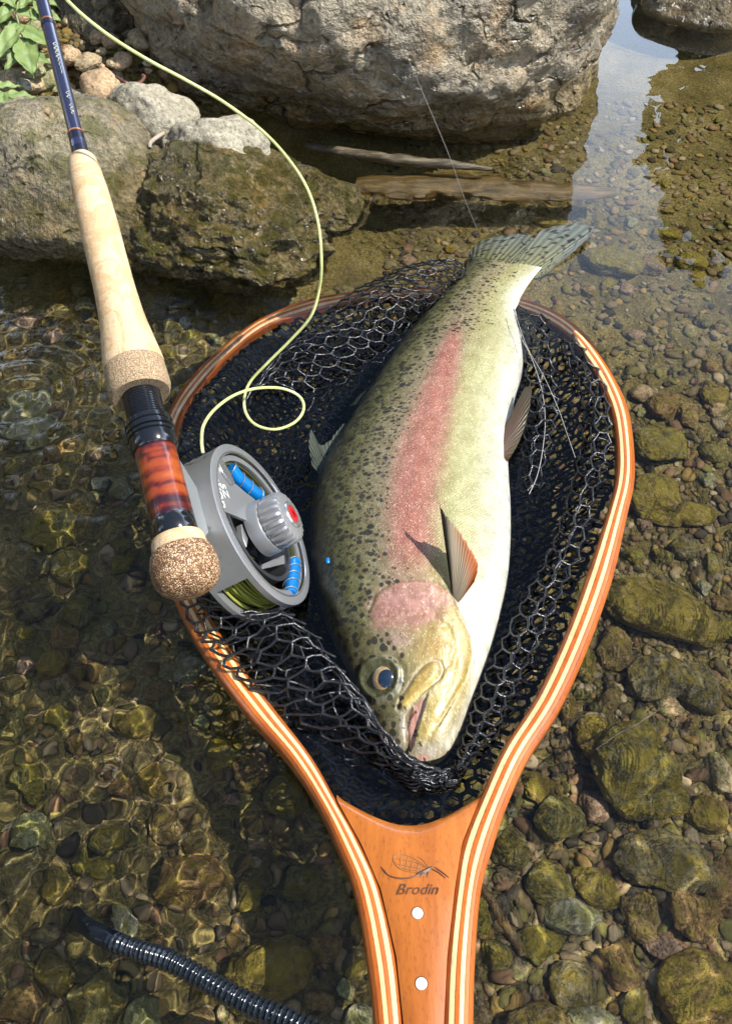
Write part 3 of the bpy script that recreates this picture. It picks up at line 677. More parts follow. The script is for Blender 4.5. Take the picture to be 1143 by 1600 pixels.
th = np.arange(NTH) / NTH * 2 * np.pi
# more rings above (visible side)
th = np.concatenate([np.linspace(0, np.pi, 190, endpoint=False), np.linspace(np.pi, 2*np.pi, 60, endpoint=False)]); NTH = len(th)
vv = (1 - np.cos(th)) / 2; sn = np.sin(th)
lat = RW - LW
fwd = np.gradient((LW + RW) / 2, axis=0); up = np.cross(lat, fwd); up /= np.linalg.norm(up, axis=1)[:, None]; up *= np.sign(up[:, 2:3])
hgt = np.sign(sn) * np.abs(sn) ** .86
P = LW[:, None] + lat[:, None] * vv[None, :, None] + up[:, None] * (np.where(hgt > 0, T_up[:, None] * hgt, T_dn[:, None] * hgt))[..., None]
# round off the snout: the first slices sit inside the tip
P = P.reshape(-1, 3); S_ = np.repeat(ss, NTH); V_ = np.tile(vv, NSL); top = np.tile(hgt > -.02, NSL)
PXx, PXy, _ = proj(P); Q = np.stack([PXx, PXy], 1)
def sd(poly): return poly_dist(Q, poly) * np.where(inside_poly(Q, np.array(poly, float)), 1, -1)   # positive inside
def msk(poly, soft=4.): return sstep(-soft, soft, sd(poly))
def ln(poly): return poly_dist(Q, poly, False)
def crop3(pts, ox, oy, s): return [(ox + x / s, oy + y / s) for x, y in pts]
head = crop3([(430,510),(480,420),(540,330),(590,250),(640,185),(700,150),(760,165),(790,215),(785,280),(750,340),(690,380),(640,430),(590,480),(540,530),(500,580),(460,590)], 540, 1000, 5.195)
maxil = crop3([(425,555),(450,470),(510,380),(570,290),(640,215),(705,178),(755,190),(775,240),(755,300),(700,345),(630,400),(570,460),(510,520),(470,570)], 540, 1000, 5.195)
mouth_in = crop3([(500,600),(560,520),(620,470),(660,440),(640,520),(615,600),(590,680),(565,760),(545,850),(520,900),(500,860),(495,760),(490,680)], 540, 1000, 5.195)
mouth_ln = crop3([(470,945),(490,900),(500,840),(493,760),(490,690),(500,620),(540,540),(590,480),(650,430),(700,385),(760,320)], 540, 1000, 5.195)
EYE = (604, 1054); EYEP = crop3([(100,290),(130,215),(200,165),(290,140),(380,170),(430,240),(430,330),(400,410),(330,470),(240,490),(160,440),(110,370)], 540, 1000, 5.195)
gill = crop3([(340,530),(370,480),(430,440),(520,425),(600,432),(660,455),(700,490),(705,530),(650,560),(640,600),(560,620),(470,630),(370,635),(345,600)], 460, 760, 2.857)
operc = crop3([(330,560),(360,480),(430,432),(520,418),(610,425),(690,470),(715,540),(750,600),(785,670),(790,760),(760,860),(700,960),(640,1060)], 460, 760, 2.857)
operc2 = crop3([(640,600),(690,640),(710,720),(690,790),(640,850)], 460, 760, 2.857)
up_v = np.repeat(up, NTH, axis=0)
disp = np.zeros(len(P))
dm = sd(maxil); disp += .0013 * sstep(-3, 6, dm); disp -= .0008 * np.exp(-((dm + 2.5) / 2.2) ** 2)
disp -= .0030 * np.exp(-(ln(mouth_ln) / 3.0) ** 2) * sstep(1090, 1120, PXy)
disp -= .0035 * msk(mouth_in, 2.5)
de = sd(EYEP); disp += .0016 * np.exp(-((de - 1) / 4.5) ** 2) - .0012 * sstep(3, 14, de); disp -= .0010 * np.exp(-((de + 7) / 4) ** 2)
do = ln(operc); disp -= .0011 * np.exp(-(do / 3.0) ** 2); disp += .0006 * msk(operc, 6); disp -= .0005 * np.exp(-(ln(operc2) / 5) ** 2)
gp = msk(gill, 10); disp -= .0008 * gp
jawl = crop3([(560,950),(640,880),(690,780),(740,650),(800,500),(870,380),(910,260),(920,150)], 540, 1000, 5.195)
disp -= .0004 * np.exp(-(ln(jawl) / 4.5) ** 2)
disp *= top
for k in range(0): pass
wr = np.array([noise.noise(Vector((x * .05, y * .05, 0))) for x, y in Q]); wr2 = np.array([noise.noise(Vector((x * .16, y * .16, 3))) for x, y in Q])
disp += .0007 * wr * (1 - .7 * sstep(960, 1000, PXy)) + .00008 * wr2 * (PXy > 930)
P = P + up_v * disp[:, None]
P = np.concatenate([P, [P[:NTH].mean(0) + (LW[0] + RW[0] - LW[6] - RW[6]) * .02, P[-NTH:].mean(0)]])
# ---- skin colours (linear)
def C3(*c): return np.array(c, float)
stops = [0, .10, .22, .34, .46, .58, .70, .82, .90, .96, 1]
base = [(.016,.018,.006), (.045,.048,.012), (.115,.112,.030), (.20,.17,.085), (.27,.205,.13), (.31,.25,.13), (.36,.335,.14), (.43,.41,.21), (.50,.49,.36), (.62,.62,.56), (.68,.68,.66)]
vw = np.clip(V_ + .02 * wr, 0, 1)
Cc = np.stack([np.interp(vw, stops, [b[k] for b in base]) for k in range(3)], 1)
tailw = sstep(560, 420, PXy)[:, None]; Cc = Cc * (1 - tailw * .35) + tailw * .35 * np.stack([np.interp(vw, [0, .3, .75, .9, 1], [c[k] for c in ((.07,.075,.02), (.20,.195,.07), (.36,.35,.15), (.66,.66,.5), (.8,.8,.76))]) for k in range(3)], 1)
def blend(C, m, col, k=1.): m = np.clip(m * k, 0, 1)[:, None]; return C * (1 - m) + m * np.asarray(col, float)
STR = [(712,505),(694,580),(676,640),(660,700),(648,760),(642,820),(644,880)]
dist = ln(STR); hw = np.interp(PXy, [500, 560, 640, 720, 860, 900], [8, 20, 32, 38, 36, 40]); sm = sstep(1.5, .35, dist / hw + .22 * wr2 + .15 * wr) * sstep(485, 540, PXy) * sstep(930, 840, PXy)
Cc = blend(Cc, sm, (.39, .105, .092), .80); Cc = blend(Cc, sstep(.6, 0, dist / hw) * (wr2 > .12) * sm, (.44, .12, .06), .5)
hd = sstep(925, 985, PXy + .25 * (PXx - 640))
hc = np.stack([np.interp(PXx + (1100 - PXy) * .35, [540, 600, 640, 690, 740, 775, 800], [c[k] for c in ((.035,.032,.010), (.11,.10,.028), (.25,.22,.10), (.27,.205,.06), (.34,.26,.075), (.50,.46,.28), (.66,.65,.58))]) for k in range(3)], 1)
Cc = Cc * (1 - hd[:, None]) + hc * hd[:, None]
Cc = blend(Cc, np.exp(-(((PXx - 690) / 36) ** 2 + ((PXy - 1012) / 26) ** 2)), (.32, .18, .014), .85)
Cc = blend(Cc, msk(crop3([(700,500),(760,540),(800,640),(800,800),(720,960),(690,840),(700,700),(670,580)], 460, 760, 2.857), 6), (.36, .235, .02), .6)
Cc = blend(Cc, np.exp(-(((PXx - 690) / 20) ** 2 + ((PXy - 885) / 34) ** 2)), (.30, .20, .05), .6)
Cc = blend(Cc, msk([(712, 925), (745, 925), (790, 900), (795, 960), (760, 1060), (735, 1100), (742, 1010)], 9), (.70, .70, .64), .9)
Cc = blend(Cc, sstep(-14, 14, sd(gill) + 16 * wr2 + 8 * wr), (.40, .165, .15), .80); Cc = blend(Cc, sstep(0, 12, sd(gill)) * sstep(-.05, .3, wr2), (.46, .24, .22), .6); Cc = blend(Cc, np.exp(-(((PXx - 622) / 26) ** 2 + ((PXy - 1000) / 16) ** 2)), (.40, .24, .24), .6)
Cc = blend(Cc, np.exp(-(ln(crop3([(370,600),(450,590),(550,560),(640,560)], 460, 760, 2.857)) / 2.6) ** 2) * (.6 + .8 * wr2), (.60, .32, .22), .6)
Cc = blend(Cc, np.exp(-(ln(crop3([(430,440),(520,428),(610,432),(680,470)], 460, 760, 2.857)) / 2.6) ** 2), (.62, .25, .20), .7)
Cc = blend(Cc, np.exp(-(np.abs(dm + 1.5) / 2.6) ** 2) * (PXy < 1125), (.46, .36, .24), .8)
Cc = blend(Cc, sstep(0, 4, dm), (.36, .235, .035)); Cc = blend(Cc, np.exp(-(ln(crop3([(450,560),(560,470),(660,380),(740,280)], 540, 1000, 5.195)) / 3) ** 2), (.58, .43, .06), .7)
Cc = blend(Cc, msk(crop3([(560,800),(600,650),(660,500),(760,380),(840,200),(900,300),(800,600),(720,800),(640,880)], 540, 1000, 5.195), 6) * (dm < -3), (.37, .265, .05), .85)
Cc = blend(Cc, np.exp(-(((PXx - 668) / 26) ** 2 + ((PXy - 1176) / 16) ** 2)), (.52, .45, .38), .85)
Cc = blend(Cc, np.exp(-(ln([(748, 1040), (738, 1085), (720, 1130), (700, 1165)]) / 9) ** 2), (.62, .61, .54), .75)
Cc = blend(Cc, np.exp(-(ln(operc[:9]) / 1.7) ** 2) * (.6 + .6 * wr2), (.12, .05, .04), .75)
Cc = blend(Cc, np.exp(-(((PXx - 660) / 9) ** 2 + ((PXy - 1184) / 6) ** 2)), (.62, .26, .24), .8)
Cc = blend(Cc, msk(mouth_in, 2), (.50, .24, .20)); Cc = blend(Cc, np.exp(-(ln(crop3([(640,460),(632,540),(600,640)], 540, 1000, 5.195)) / 4) ** 2), (.62, .55, .40), .7)
Cc = blend(Cc, np.exp(-(ln(mouth_ln[:7]) / 1.6) ** 2), (.05, .015, .012), .9)
Cc = blend(Cc, np.exp(-(ln(crop3([(455,600),(465,700),(455,820),(430,900)], 540, 1000, 5.195)) / 4.5) ** 2), (.66, .60, .52), .75)
Cc = blend(Cc, np.exp(-(((PXx - 614) / 22) ** 2 + ((PXy - 1150) / 22) ** 2)), (.42, .36, .22), .5)
Cc = blend(Cc, sstep(-3, 3, de), (.07, .075, .02), .9); Cc = blend(Cc, np.exp(-((de + 2) / 3.5) ** 2) * (PXx > 575), (.24, .24, .18), .7)
under = (~top); Cc[under] = Cc[under] * .6 + np.array((.8, .8, .78)) * .4
st_ = np.array([noise.noise(Vector((x * .30 + y * .02, y * .045, 21))) for x, y in Q]); Cc *= (1 + .30 * st_ * (hd + msk(gill, 8)).clip(0, 1))[:, None]
lat_ = [(722, 440), (700, 520), (672, 610), (650, 700), (636, 790), (628, 870), (640, 915)]; Cc = blend(Cc, np.exp(-(ln(lat_) / 1.3) ** 2), (.20, .13, .10), .35)
spotm = np.interp(vw, [0, .10, .35, .48, .60, .68, .74], [.85, 1, .9, .66, .48, .18, 0]) * (1 - .75 * sm)
spotm = np.maximum(spotm, sstep(560, 500, PXy) * np.interp(vw, [0, .6, .85, 1], [.9, .8, .35, 0]))
spotm *= (1 - msk(gill, 5)) * (1 - sstep(-2, 2, de)) * np.interp(PXy + .3 * (PXx - 600), [960, 1000], [1, .0]) + 0
hsp = hd * np.interp(PXx + .25 * (1100 - PXy), [600, 640, 665], [1, .9, 0]) * (1 - sstep(-2, 2, de)) * (sd(gill) < 0)
Cc = np.concatenate([Cc, [Cc[:NTH].mean(0), Cc[-NTH:].mean(0)]])
SPD = np.stack([np.append(spotm, [0, 0]), np.append(hsp, [0, 0]), np.append(V_, [.5, .5])], 1)
arc = np.concatenate([[0], np.cumsum(np.linalg.norm(np.diff((LW + RW) / 2, axis=0), axis=1))])
uvw = np.stack([np.append(np.repeat(arc, NTH), [0, arc[-1]]), np.append((V_ - .5) * np.repeat(Wd, NTH) * 1.25, [0, 0]), np.append(np.tile(np.where(hgt < -.02, .5, 0.), NSL), [0, 0])], 1)
F = grid_faces(NSL, NTH, True); n0 = NSL * NTH
Fl = [tuple(f) for f in F] + [(n0, i, (i + 1) % NTH) for i in range(NTH)] + [(n0 + 1, n0 - NTH + (i + 1) % NTH, n0 - NTH + i) for i in range(NTH)]
trout = empty('trout', tuple(U(640, 800, 0)))
tag(trout, 'big pink striped, black spotted trout lying on its side in the net', 'fish')
t = NT('wet_trout_skin'); uv = t.attr('fuv', 'Vector'); sp = t.n('SeparateXYZ', {0: t.attr('fmask', 'Vector')}); col = t.attr('skin')
def spots(scale, stretch, thr, rot=.0):
    w = t.map(uv, (1, stretch, 1), (0, 0, rot)); nn = t.n('TexNoise', {'Vector': w, 'Scale': scale * 1.2, 'Detail': 2.}).outputs['Color']
    w = t.n('VectorMath', {0: w, 1: t.n('VectorMath', {0: nn, 'Scale': .45 / scale}, operation='SCALE').outputs[0]}, operation='ADD').outputs[0]
    vo = t.n('TexVoronoi', {'Vector': w, 'Scale': scale, 'Randomness': .9}); r = t.n('SeparateColor', {0: vo.outputs['Color']}).outputs[0]
    lim = t.math('MULTIPLY', thr, t.math('MULTIPLY_ADD', r, .75, .35)); e = t.math('SUBTRACT', lim, vo.outputs['Distance'])
    return t.n('MapRange', {0: e, 1: 0., 2: .10, 3: 0., 4: 1.}).outputs[0]
s1 = spots(195., .70, t.math('MULTIPLY', sp.outputs[0], .52)); s1b = spots(300., .7, t.math('MULTIPLY', sp.outputs[0], .58)); s2 = spots(200., .9, t.math('MULTIPLY', sp.outputs[1], .58))
c = t.mix(t.ramp(t.noise(uv, 90, 5, .65), [(.3, .0), (.7, 1.)]), t.mix(1., col, (.72, .70, .62), 'MULTIPLY'), t.mix(.05, col, (1, 1, .8), 'MIX'))
scl = t.voro(t.map(uv, (1, 1.25, 1), (0, 0, .6)), 560., rnd=.35)
c = t.mix(t.math('MULTIPLY', t.ramp(scl, [(.35, 0.), (.62, 1.)]), t.math('MULTIPLY', t.n('MapRange', {0: t.n('SeparateXYZ', {0: uv}).outputs[0], 1: .105, 2: .125, 3: .08, 4: 1.}).outputs[0], .34)), c, t.mix(1., c, (.45, .45, .38), 'MULTIPLY'))
c = t.mix(t.ramp(t.noise(uv, 420, 3, .7), [(.52, 0.), (.66, .38)]), c, t.mix(1., c, (.55, .5, .38), 'MULTIPLY'))
mott = t.ramp(t.noise(t.map(uv, (1, .6, 1)), 260, 4, .7), [(.45, 0.), (.62, 1.)]); 
backm = t.ramp(sp.outputs[2], [(.0, .75), (.35, .35), (.55, 0.)])
c = t.mix(t.math('MULTIPLY', mott, backm), c, t.mix(1., c, (.35, .36, .28), 'MULTIPLY'))
fl = t.n('SeparateColor', {0: t.voro(uv, 1100., out=1)}).outputs[0]
glit = t.ramp(fl, [(.86, 0.), (.93, 1.)]); belly = t.ramp(sp.outputs[2], [(.2, .2), (.5, 1.)])  # silvery scale glints put into the skin colour as pale flecks
c = t.mix(t.math('MULTIPLY', t.math('MULTIPLY', glit, belly), .22), c, (.9, .85, .55))
for s_, k_ in ((s1, .92), (s1b, .75), (s2, .88)): c = t.mix(t.math('MULTIPLY', s_, k_), c, (.018, .018, .014))
hmask = t.n('MapRange', {0: t.n('SeparateXYZ', {0: uv}).outputs[0], 1: .105, 2: .125, 3: .15, 4: 1.}).outputs[0]
bmp = t.bump(t.math('MULTIPLY_ADD', scl, t.math('MULTIPLY', hmask, -1.), t.math('MULTIPLY', t.noise(uv, 130, 5), 1.2)), .0006, .7)
M_SKIN = t.bsdf(c, t.math('MULTIPLY_ADD', fl, .18, .34), bmp, .06, .6, **{'Coat Weight': .10, 'Coat Roughness': .14})
me = mesh(P, Fl, 'body'); colattr(me, 'skin', Cc); vecattr(me, 'fuv', uvw); vecattr(me, 'fmask', SPD)
body = adopt(link('body', me, M_SKIN), trout)
BT = P[:n0].reshape(NSL, NTH, 3)
def on_fish(px, py, lift=0.):
    """visible skin point under a pixel of the photograph"""
    d2 = (Q[:, 0] - px) ** 2 + (Q[:, 1] - py) ** 2 + np.where(top, 0, 1e6); i = int(np.argmin(d2)); return P[i] + up_v[i] * lift, up_v[i]
# eye
ec, en = on_fish(602, 1055, -.0040); en = norm(en * .2 + .8 * norm(np.array([0, 0, CAM_H]) - ec)); er = .0090
a1 = norm(np.cross(en, [0, 0, 1])); a2 = np.cross(en, a1)
M_IRIS = plain('golden_brown_iris', (.50, .33, .16), .25, .3, .0004, 700); M_PUP = plain('glossy_blue_black_pupil', (.010, .022, .045), .04, spec=.9); M_RIM = plain('pale_eye_rim', (.55, .50, .42), .25)
def cap(c, n, u, w, r, h, a0, a1_, m=40, k=10, sx=1., sy=1.):
    V = []
    for j in range(k):
        f = a0 + (a1_ - a0) * j / (k - 1)
        for i in range(m): a = i / m * 2 * math.pi; V.append(c + r * math.sin(f) * (math.cos(a) * u * sx + math.sin(a) * w * sy) + n * h * math.cos(f))
    F = [tuple(f) for f in grid_faces(k, m, True)]; F.append(tuple(range(m)) if a0 > 0.02 else tuple(range(m))); return V, F
mb = MB(); mb.add(*cap(ec, en, a1, a2, er * .98, er * .62, .01, 1.9)); eye = adopt(mb.build('eye', M_RIM), trout)
mb = MB(); mb.add(*cap(ec + en * .0002, en, a1, a2, er * .98, er * .63, .01, 1.02)); o = mb.build('iris', M_IRIS); o.parent = eye
mb = MB(); mb.add(*cap(ec + en * .0006, en, a1, a2, er * 1.0, er * .63, .01, .62, sx=.92, sy=1.05)); o = mb.build('pupil', M_PUP); o.parent = eye
# fins: fans of rays between a base line and an outer edge
def fin(name, base, edge, mat, nr=26, thick=.0007, ripple=.0004, colf=None, spotted=False, label=None):
    b = catmull([U(*q) if isinstance(q, tuple) else q for q in base], nr); e = catmull([U(*q) for q in edge], nr); m = 18; V = []
    n = norm(np.cross(e[nr//2] - b[nr//2], b[-1] - b[0] + 1e-6))
    for sgn in (1, -1):
        for i in range(nr):
            for j in range(m):
                f = j / (m - 1); rag = 1 - (.014 * (i % 3) + .03 * abs(math.sin(i * 1.7))) * f
                p = b[i] + (e[i] - b[i]) * f * rag
                V.append(p + n * sgn * (thick * (1 - .75 * f) + ripple * (1 if i % 2 else -.4) * .5 * math.sin(math.pi * min(f + .1, 1)) * sgn) + n * ripple * 2.2 * math.sin(i * .55 + f * 2) * f)
    k = nr * m; F = [tuple(f) for f in grid_faces(nr, m)]; F += [tuple(x + k for x in f[::-1]) for f in F]
    ring = [i*m + m - 1 for i in range(nr)]; F += [(ring[i+1], ring[i], ring[i] + k, ring[i+1] + k) for i in range(nr - 1)]
    F += [(j, j+1, j+1+k, j+k) for j in range(m-1)] + [((nr-1)*m + j + 1, (nr-1)*m + j, (nr-1)*m + j + k, (nr-1)*m + j + 1 + k) for j in range(m-1)]
    me = mesh(np.array(V), F, name); uvs = np.array([(i / (nr - 1), j / (m - 1), 0) for _ in (0, 1) for i in range(nr) for j in range(m)])
    vecattr(me, 'fuv', uvs * (1, 1, 0)); colattr(me, 'skin', np.array([colf(u, v) for u, v, _ in uvs]))
    o = adopt(link(name, me, mat), trout)
    if label: o['label'] = label
    return o
def fin_mat(name, spot=0., sscale=9., alpha=.0, rays=42.):
    t = NT(name); uv = t.attr('fuv', 'Vector'); c = t.attr('skin')
    r = t.n('TexWave', {'Vector': uv, 'Scale': rays / 6.28 * 1.0, 'Distortion': .6, 'Detail': 2.}, wave_type='BANDS', bands_direction='X').outputs[0]
    c = t.mix(t.ramp(r, [(.2, .35), (.6, 0.)]), c, t.mix(1., c, (.35, .33, .3), 'MULTIPLY'))
    if spot:
        vo = t.n('TexVoronoi', {'Vector': t.map(uv, (1, .75, 1)), 'Scale': sscale}); s_ = t.ramp(vo.outputs['Distance'], [(spot * .75, 1.), (spot, 0.)]); c = t.mix(t.math('MULTIPLY', s_, .85), c, (.02, .022, .02))
    bs = t.n('BsdfPrincipled', {'Base Color': c, 'Roughness': .3, 'Normal': t.bump(r, .0006), 'Coat Weight': .3}); tr = t.n('BsdfTranslucent', {'Color': c}); ms = t.n('MixShader', {0: .5, 1: bs.outputs[0], 2: tr.outputs[0]})
    t.t.links.new(ms.outputs[0], t.out.inputs[0]); return t.m
M_FT = fin_mat('spotted_tail_fin', .38, 20, rays=50); M_FR = fin_mat('rayed_fin', 0); M_FD = fin_mat('spotted_dorsal_fin', .34, 6.5)
def lerp3(a, b, f): return tuple(x + (y - x) * f for x, y in zip(a, b))
fin('tail_fin', [(730,418,-.002),(764,416,.002),(798,424,.003),(826,432,.001),(842,440,-.002)], [(733,392,.000),(752,376,.005),(790,366,.010),(822,362,.010),(836,372,.009),(850,356,.010),(895,346,.010),(930,354,.008),(912,378,.006),(884,402,.003),(868,416,.001)], M_FT, nr=40,
    colf=lambda u, v: lerp3(lerp3((.20,.20,.08), (.40,.40,.24), u), lerp3((.20,.22,.16), (.30,.34,.33), u), float(sstep(.15, .9, v))))
o1, _ = on_fish(706, 925, .000); o2, _ = on_fish(716, 942, .000)
fin('pectoral_fin', [o1, (o1 + o2) / 2, o2], [(685,785,.066),(697,802,.064),(712,822,.056),(732,850,.046),(746,880,.038),(742,908,.034)], M_FR, nr=28,
    colf=lambda u, v: lerp3((.05,.045,.015), (.58,.49,.35), float(sstep(.10, .35, u))) if u < .35 else lerp3((.58,.49,.35), (.66, .21, .06), float(sstep(.62, 1.0, u * .62 + v * .55))), label='translucent grey fin with an orange edge, standing up from the flank')
p1, _ = on_fish(786, 716, -.001); p2, _ = on_fish(788, 668, -.001)
fin('pelvic_fin', [p1, (p1 + p2) / 2, p2], [(793,722,.006),(808,694,.012),(824,652,.016),(832,608,.018),(820,602,.018),(806,630,.016)], M_FR, nr=20, colf=lambda u, v: lerp3((.24, .12, .07), (.13, .11, .06), v))
fin('dorsal_fin', [(508,762,-.020),(522,752,-.018),(540,735,-.018)], [(487,735,-.020),(482,700,-.016),(486,676,-.014),(500,700,-.014),(518,690,-.014),(534,668,-.012),(552,668,-.012),(552,700,-.014)], M_FD, nr=26, colf=lambda u, v: (.30, .34, .26))
fin('adipose_fin', [(588,640,-.014),(596,626,-.014),(606,612,-.013)], [(546,640,-.014),(562,622,-.012),(582,606,-.011)], M_FR, nr=10, colf=lambda u, v: (.07, .075, .04))
fin('anal_fin', [(804,556,.001),(808,530,.001),(808,512,.001)], [(820,566,-.006),(828,536,-.004),(820,506,-.002)], M_FR, nr=12, colf=lambda u, v: (.62, .6, .52))

# ------------------------------------------------------------------ fly rod
RP0 = U(290, 893, .1); RP1 = U(66, 0, .2148); RA = norm(RP1 - RP0); RL = np.linalg.norm(RP1 - RP0)
_ts = np.linspace(-.05, .8, 2000); _py = proj(RP0 + _ts[:, None] * RA)[1]
def rt(py): return float(np.interp(-py, -_py, _ts))
RE1 = norm(np.cross(RA, [0, 0, 1])); RE2 = np.cross(RE1, RA)
def rpt(t_): return RP0 + RA * t_
def rw(py, dpx): """radius in metres of something dpx wide at this image row"""; return dpx / 2 * proj(rpt(rt(py)))[2] / FPX
def lathe(name, prof, mat, parent, n=56, bump=None):
    """prof: list of (axis distance, radius)"""
    mb = MB(); V = []; a = np.arange(n) / n * 2 * np.pi
    for t_, r in prof: V.append(rpt(t_) + r * (np.cos(a)[:, None] * RE1 + np.sin(a)[:, None] * RE2))
    m = len(prof); mb.add(np.concatenate(V), [tuple(f) for f in grid_faces(m, n, True)] + [tuple(range(n-1, -1, -1)), tuple(range((m-1)*n, m*n))])
    return mb.build(name, mat, parent)
rod = empty('fly_rod', tuple(RP0)); tag(rod, 'two-handed fly rod with a long pale cork grip and red wood reel seat, resting across the shore rocks', 'fishing rod')
rod['label'] = 'fly rod with pale cork grip and red wood reel seat lying over the shore rocks'
def rodmat_axis(t):
    v = t.co(); ax = t.n('VectorMath', {0: v, 1: tuple(RA)}, operation='DOT_PRODUCT').outputs['Value']; return v, ax
t = NT('natural_cork'); v = t.co(); w = t.noise(v, 32, 2, .5, 1.5); sw = t.ramp(w, [(.50, 0.), (.525, 1.), (.60, .5), (.63, 0.)])
c = t.mix(t.noise(v, 120, 5), (.58, .41, .23), (.74, .56, .35)); c = t.mix(t.math('MULTIPLY', sw, .6), c, (.52, .30, .13)); jx = t.math('FRACT', t.math('MULTIPLY', t.n('VectorMath', {0: v, 1: tuple(RA)}, operation='DOT_PRODUCT').outputs['Value'], 78.)); c = t.mix(t.ramp(jx, [(.0, .4), (.035, 0.)]), c, (.30, .18, .09)); pit = t.ramp(t.noise(t.map(v, (1, 1, 1)), 420, 2, .5, .4), [(.66, 0.), (.72, 1.)])
c = t.mix(t.math('MULTIPLY', pit, .35), c, (.38, .22, .11)); M_CORK = t.bsdf(c, .62, t.bump(t.math('MULTIPLY_ADD', pit, -.6, t.noise(v, 500, 3)), .0004), 0, .3)
t = NT('cork_rubber_composite'); v = t.co(); vo = t.voro(v, 2300.); f = t.n('SeparateColor', {0: t.voro(v, 2300., out=1)}).outputs[0]
c = t.ramp(f, [(.0, (.26, .17, .09)), (.3, (.44, .31, .18)), (.55, (.56, .41, .25)), (.85, (.66, .51, .34)), (.95, (.14, .09, .05))], 'CONSTANT'); M_COMP = t.bsdf(c, .6, t.bump(vo, .0005), 0, .35)
t = NT('burl_cork_butt'); v = t.co(); vd = t.n('VectorMath', {0: v, 1: t.n('VectorMath', {0: t.n('TexNoise', {'Vector': v, 'Scale': 500.}).outputs['Color'], 'Scale': .0018}, operation='SCALE').outputs[0]}, operation='ADD').outputs[0]; f = t.n('SeparateColor', {0: t.voro(vd, 760., out=1)}).outputs[0]; e = t.voro(vd, 760., 'DISTANCE_TO_EDGE')
c = t.ramp(f, [(.0, (.30, .15, .07)), (.25, (.62, .38, .20)), (.5, (.80, .55, .33)), (.85, (.48, .27, .13))], 'CONSTANT'); c = t.mix(t.ramp(e, [(.05, 1.), (.16, 0.)]), c, (.075, .035, .018)); big = t.ramp(t.noise(v, 60, 4), [(.56, 0.), (.62, .6)])
c = t.mix(big, c, (.14, .07, .03)); M_BURL = t.bsdf(c, .42, t.bump(e, .0009), 0, .5)
t = NT('glossy_black_anodised'); M_BLK = t.bsdf((.010, .011, .014), .12, None, 0, .7, **{'Coat Weight': .5, 'Coat Roughness': .05})
t = NT('varnished_red_burl_wood'); v, ax = rodmat_axis(t); st = t.n('TexNoise', {'Vector': t.n('CombineXYZ', {0: t.math('MULTIPLY', ax, 1.), 1: t.math('MULTIPLY', t.noise(v, 40, 2), .022)}).outputs[0], 'Scale': 150., 'Detail': 4.}).outputs[0]
c = t.ramp(t.math('MULTIPLY_ADD', t.noise(v, 45, 4), .35, t.math('MULTIPLY', st, .75)), [(.44, (.035, .008, .012)), (.50, (.13, .018, .010)), (.56, (.26, .04, .010)), (.72, (.38, .09, .018))])
M_RWOOD = t.bsdf(c, .28, None, 0, .5, **{'Coat Weight': 1., 'Coat Roughness': .03})
t = NT('dark_blue_blank'); M_BLANK = t.bsdf((.022, .024, .060), .22, None, 0, .6, **{'Coat Weight': .8, 'Coat Roughness': .06})
M_THREAD = plain('black_thread_wrap', (.012, .013, .03), .3); M_COPPER = plain('copper_trim_band', (.55, .24, .10), .25, .6); M_GOLD = plain('pale_gold_script', (.60, .62, .42), .35)
def pr(rows): return [(rt(y), rw(y, d)) for y, d in rows]
ballt = rt(893); k = .0365 / 2
lathe('butt_cap', [(ballt - .0135, .0006), (ballt - .0133, .006), (ballt - .0122, .0115), (ballt - .0095, .0155), (ballt - .005, .0180), (ballt + .000, .0188), (ballt + .005, .0186), (ballt + .010, .0174), (ballt + .0125, .0162)], M_BURL, rod)
lathe('cork_ring', [(ballt + .0124, .0160), (ballt + .0150, .0152), (ballt + .0185, .0149), (ballt + .0205, .0140), (ballt + .021, .0125)], M_CORK, rod)
tb = ballt + .020
lathe('end_collar', [(tb, .0118), (tb + .0008, .0124), (tb + .0115, .0124), (tb + .012, .0120)], M_BLK, rod)
t690 = rt(699); lathe('wood_insert', [(tb + .0118, .0120), (tb + .013, .0122), (t690 - .001, .0121), (t690, .0119)], M_RWOOD, rod)
t640 = rt(664); L_ = t640 - t690
lathe('lock_ring', [(t690 - .003, .0128), (t690 - .002, .0136), (t690 + L_*.30, .0137), (t690 + L_*.34, .0126), (t690 + L_*.40, .0126), (t690 + L_*.44, .0139), (t690 + L_*.56, .0139), (t690 + L_*.60, .0128)], M_BLK, rod)
lathe('lock_ring', [(t690 + L_*.60, .0126), (t690 + L_*.64, .0141), (t690 + L_*.78, .0142), (t690 + L_*.82, .0130), (t690 + L_*.88, .0130), (t690 + L_*.92, .0140), (t690 + L_*1.1, .0138), (t690 + L_*1.15, .0112)], M_BLK, rod)
tg = rt(617)
P_ = []
tt = t690 + L_ * 1.05
while tt < tg + .006: P_ += [(tt, .0106), (tt + .0005, .0113), (tt + .0009, .0113), (tt + .0014, .0106)]; tt += .0016
lathe('threaded_barrel', P_, M_BLK, rod)
lathe('composite_ring', [(tg, .0110), (tg - .0003, .0168), (tg + .0008, .0176), (tg + .0045, .0186)] + [(rt(583), .0183), (rt(575), .0180)], M_COMP, rod)
def gr(y): return float(np.interp(y, [240, 252, 262, 300, 350, 400, 450, 500, 540, 575], [11.5, 21, 23.5, 27.5, 30, 30.5, 31.5, 35, 42, 48.5])) * proj(rpt(rt(y)))[2] / FPX
lathe('cork_grip', [(rt(y), min(gr(y), .0182)) for y in (575, 570, 560, 550, 540, 525, 510, 495, 480, 460, 440, 420, 400, 380, 360, 340, 320, 300, 285, 272, 264, 258, 252, 248, 246)], M_CORK, rod)
lathe('winding_check', [(rt(248), rw(248, 26)), (rt(212), rw(212, 24))], M_THREAD, rod)
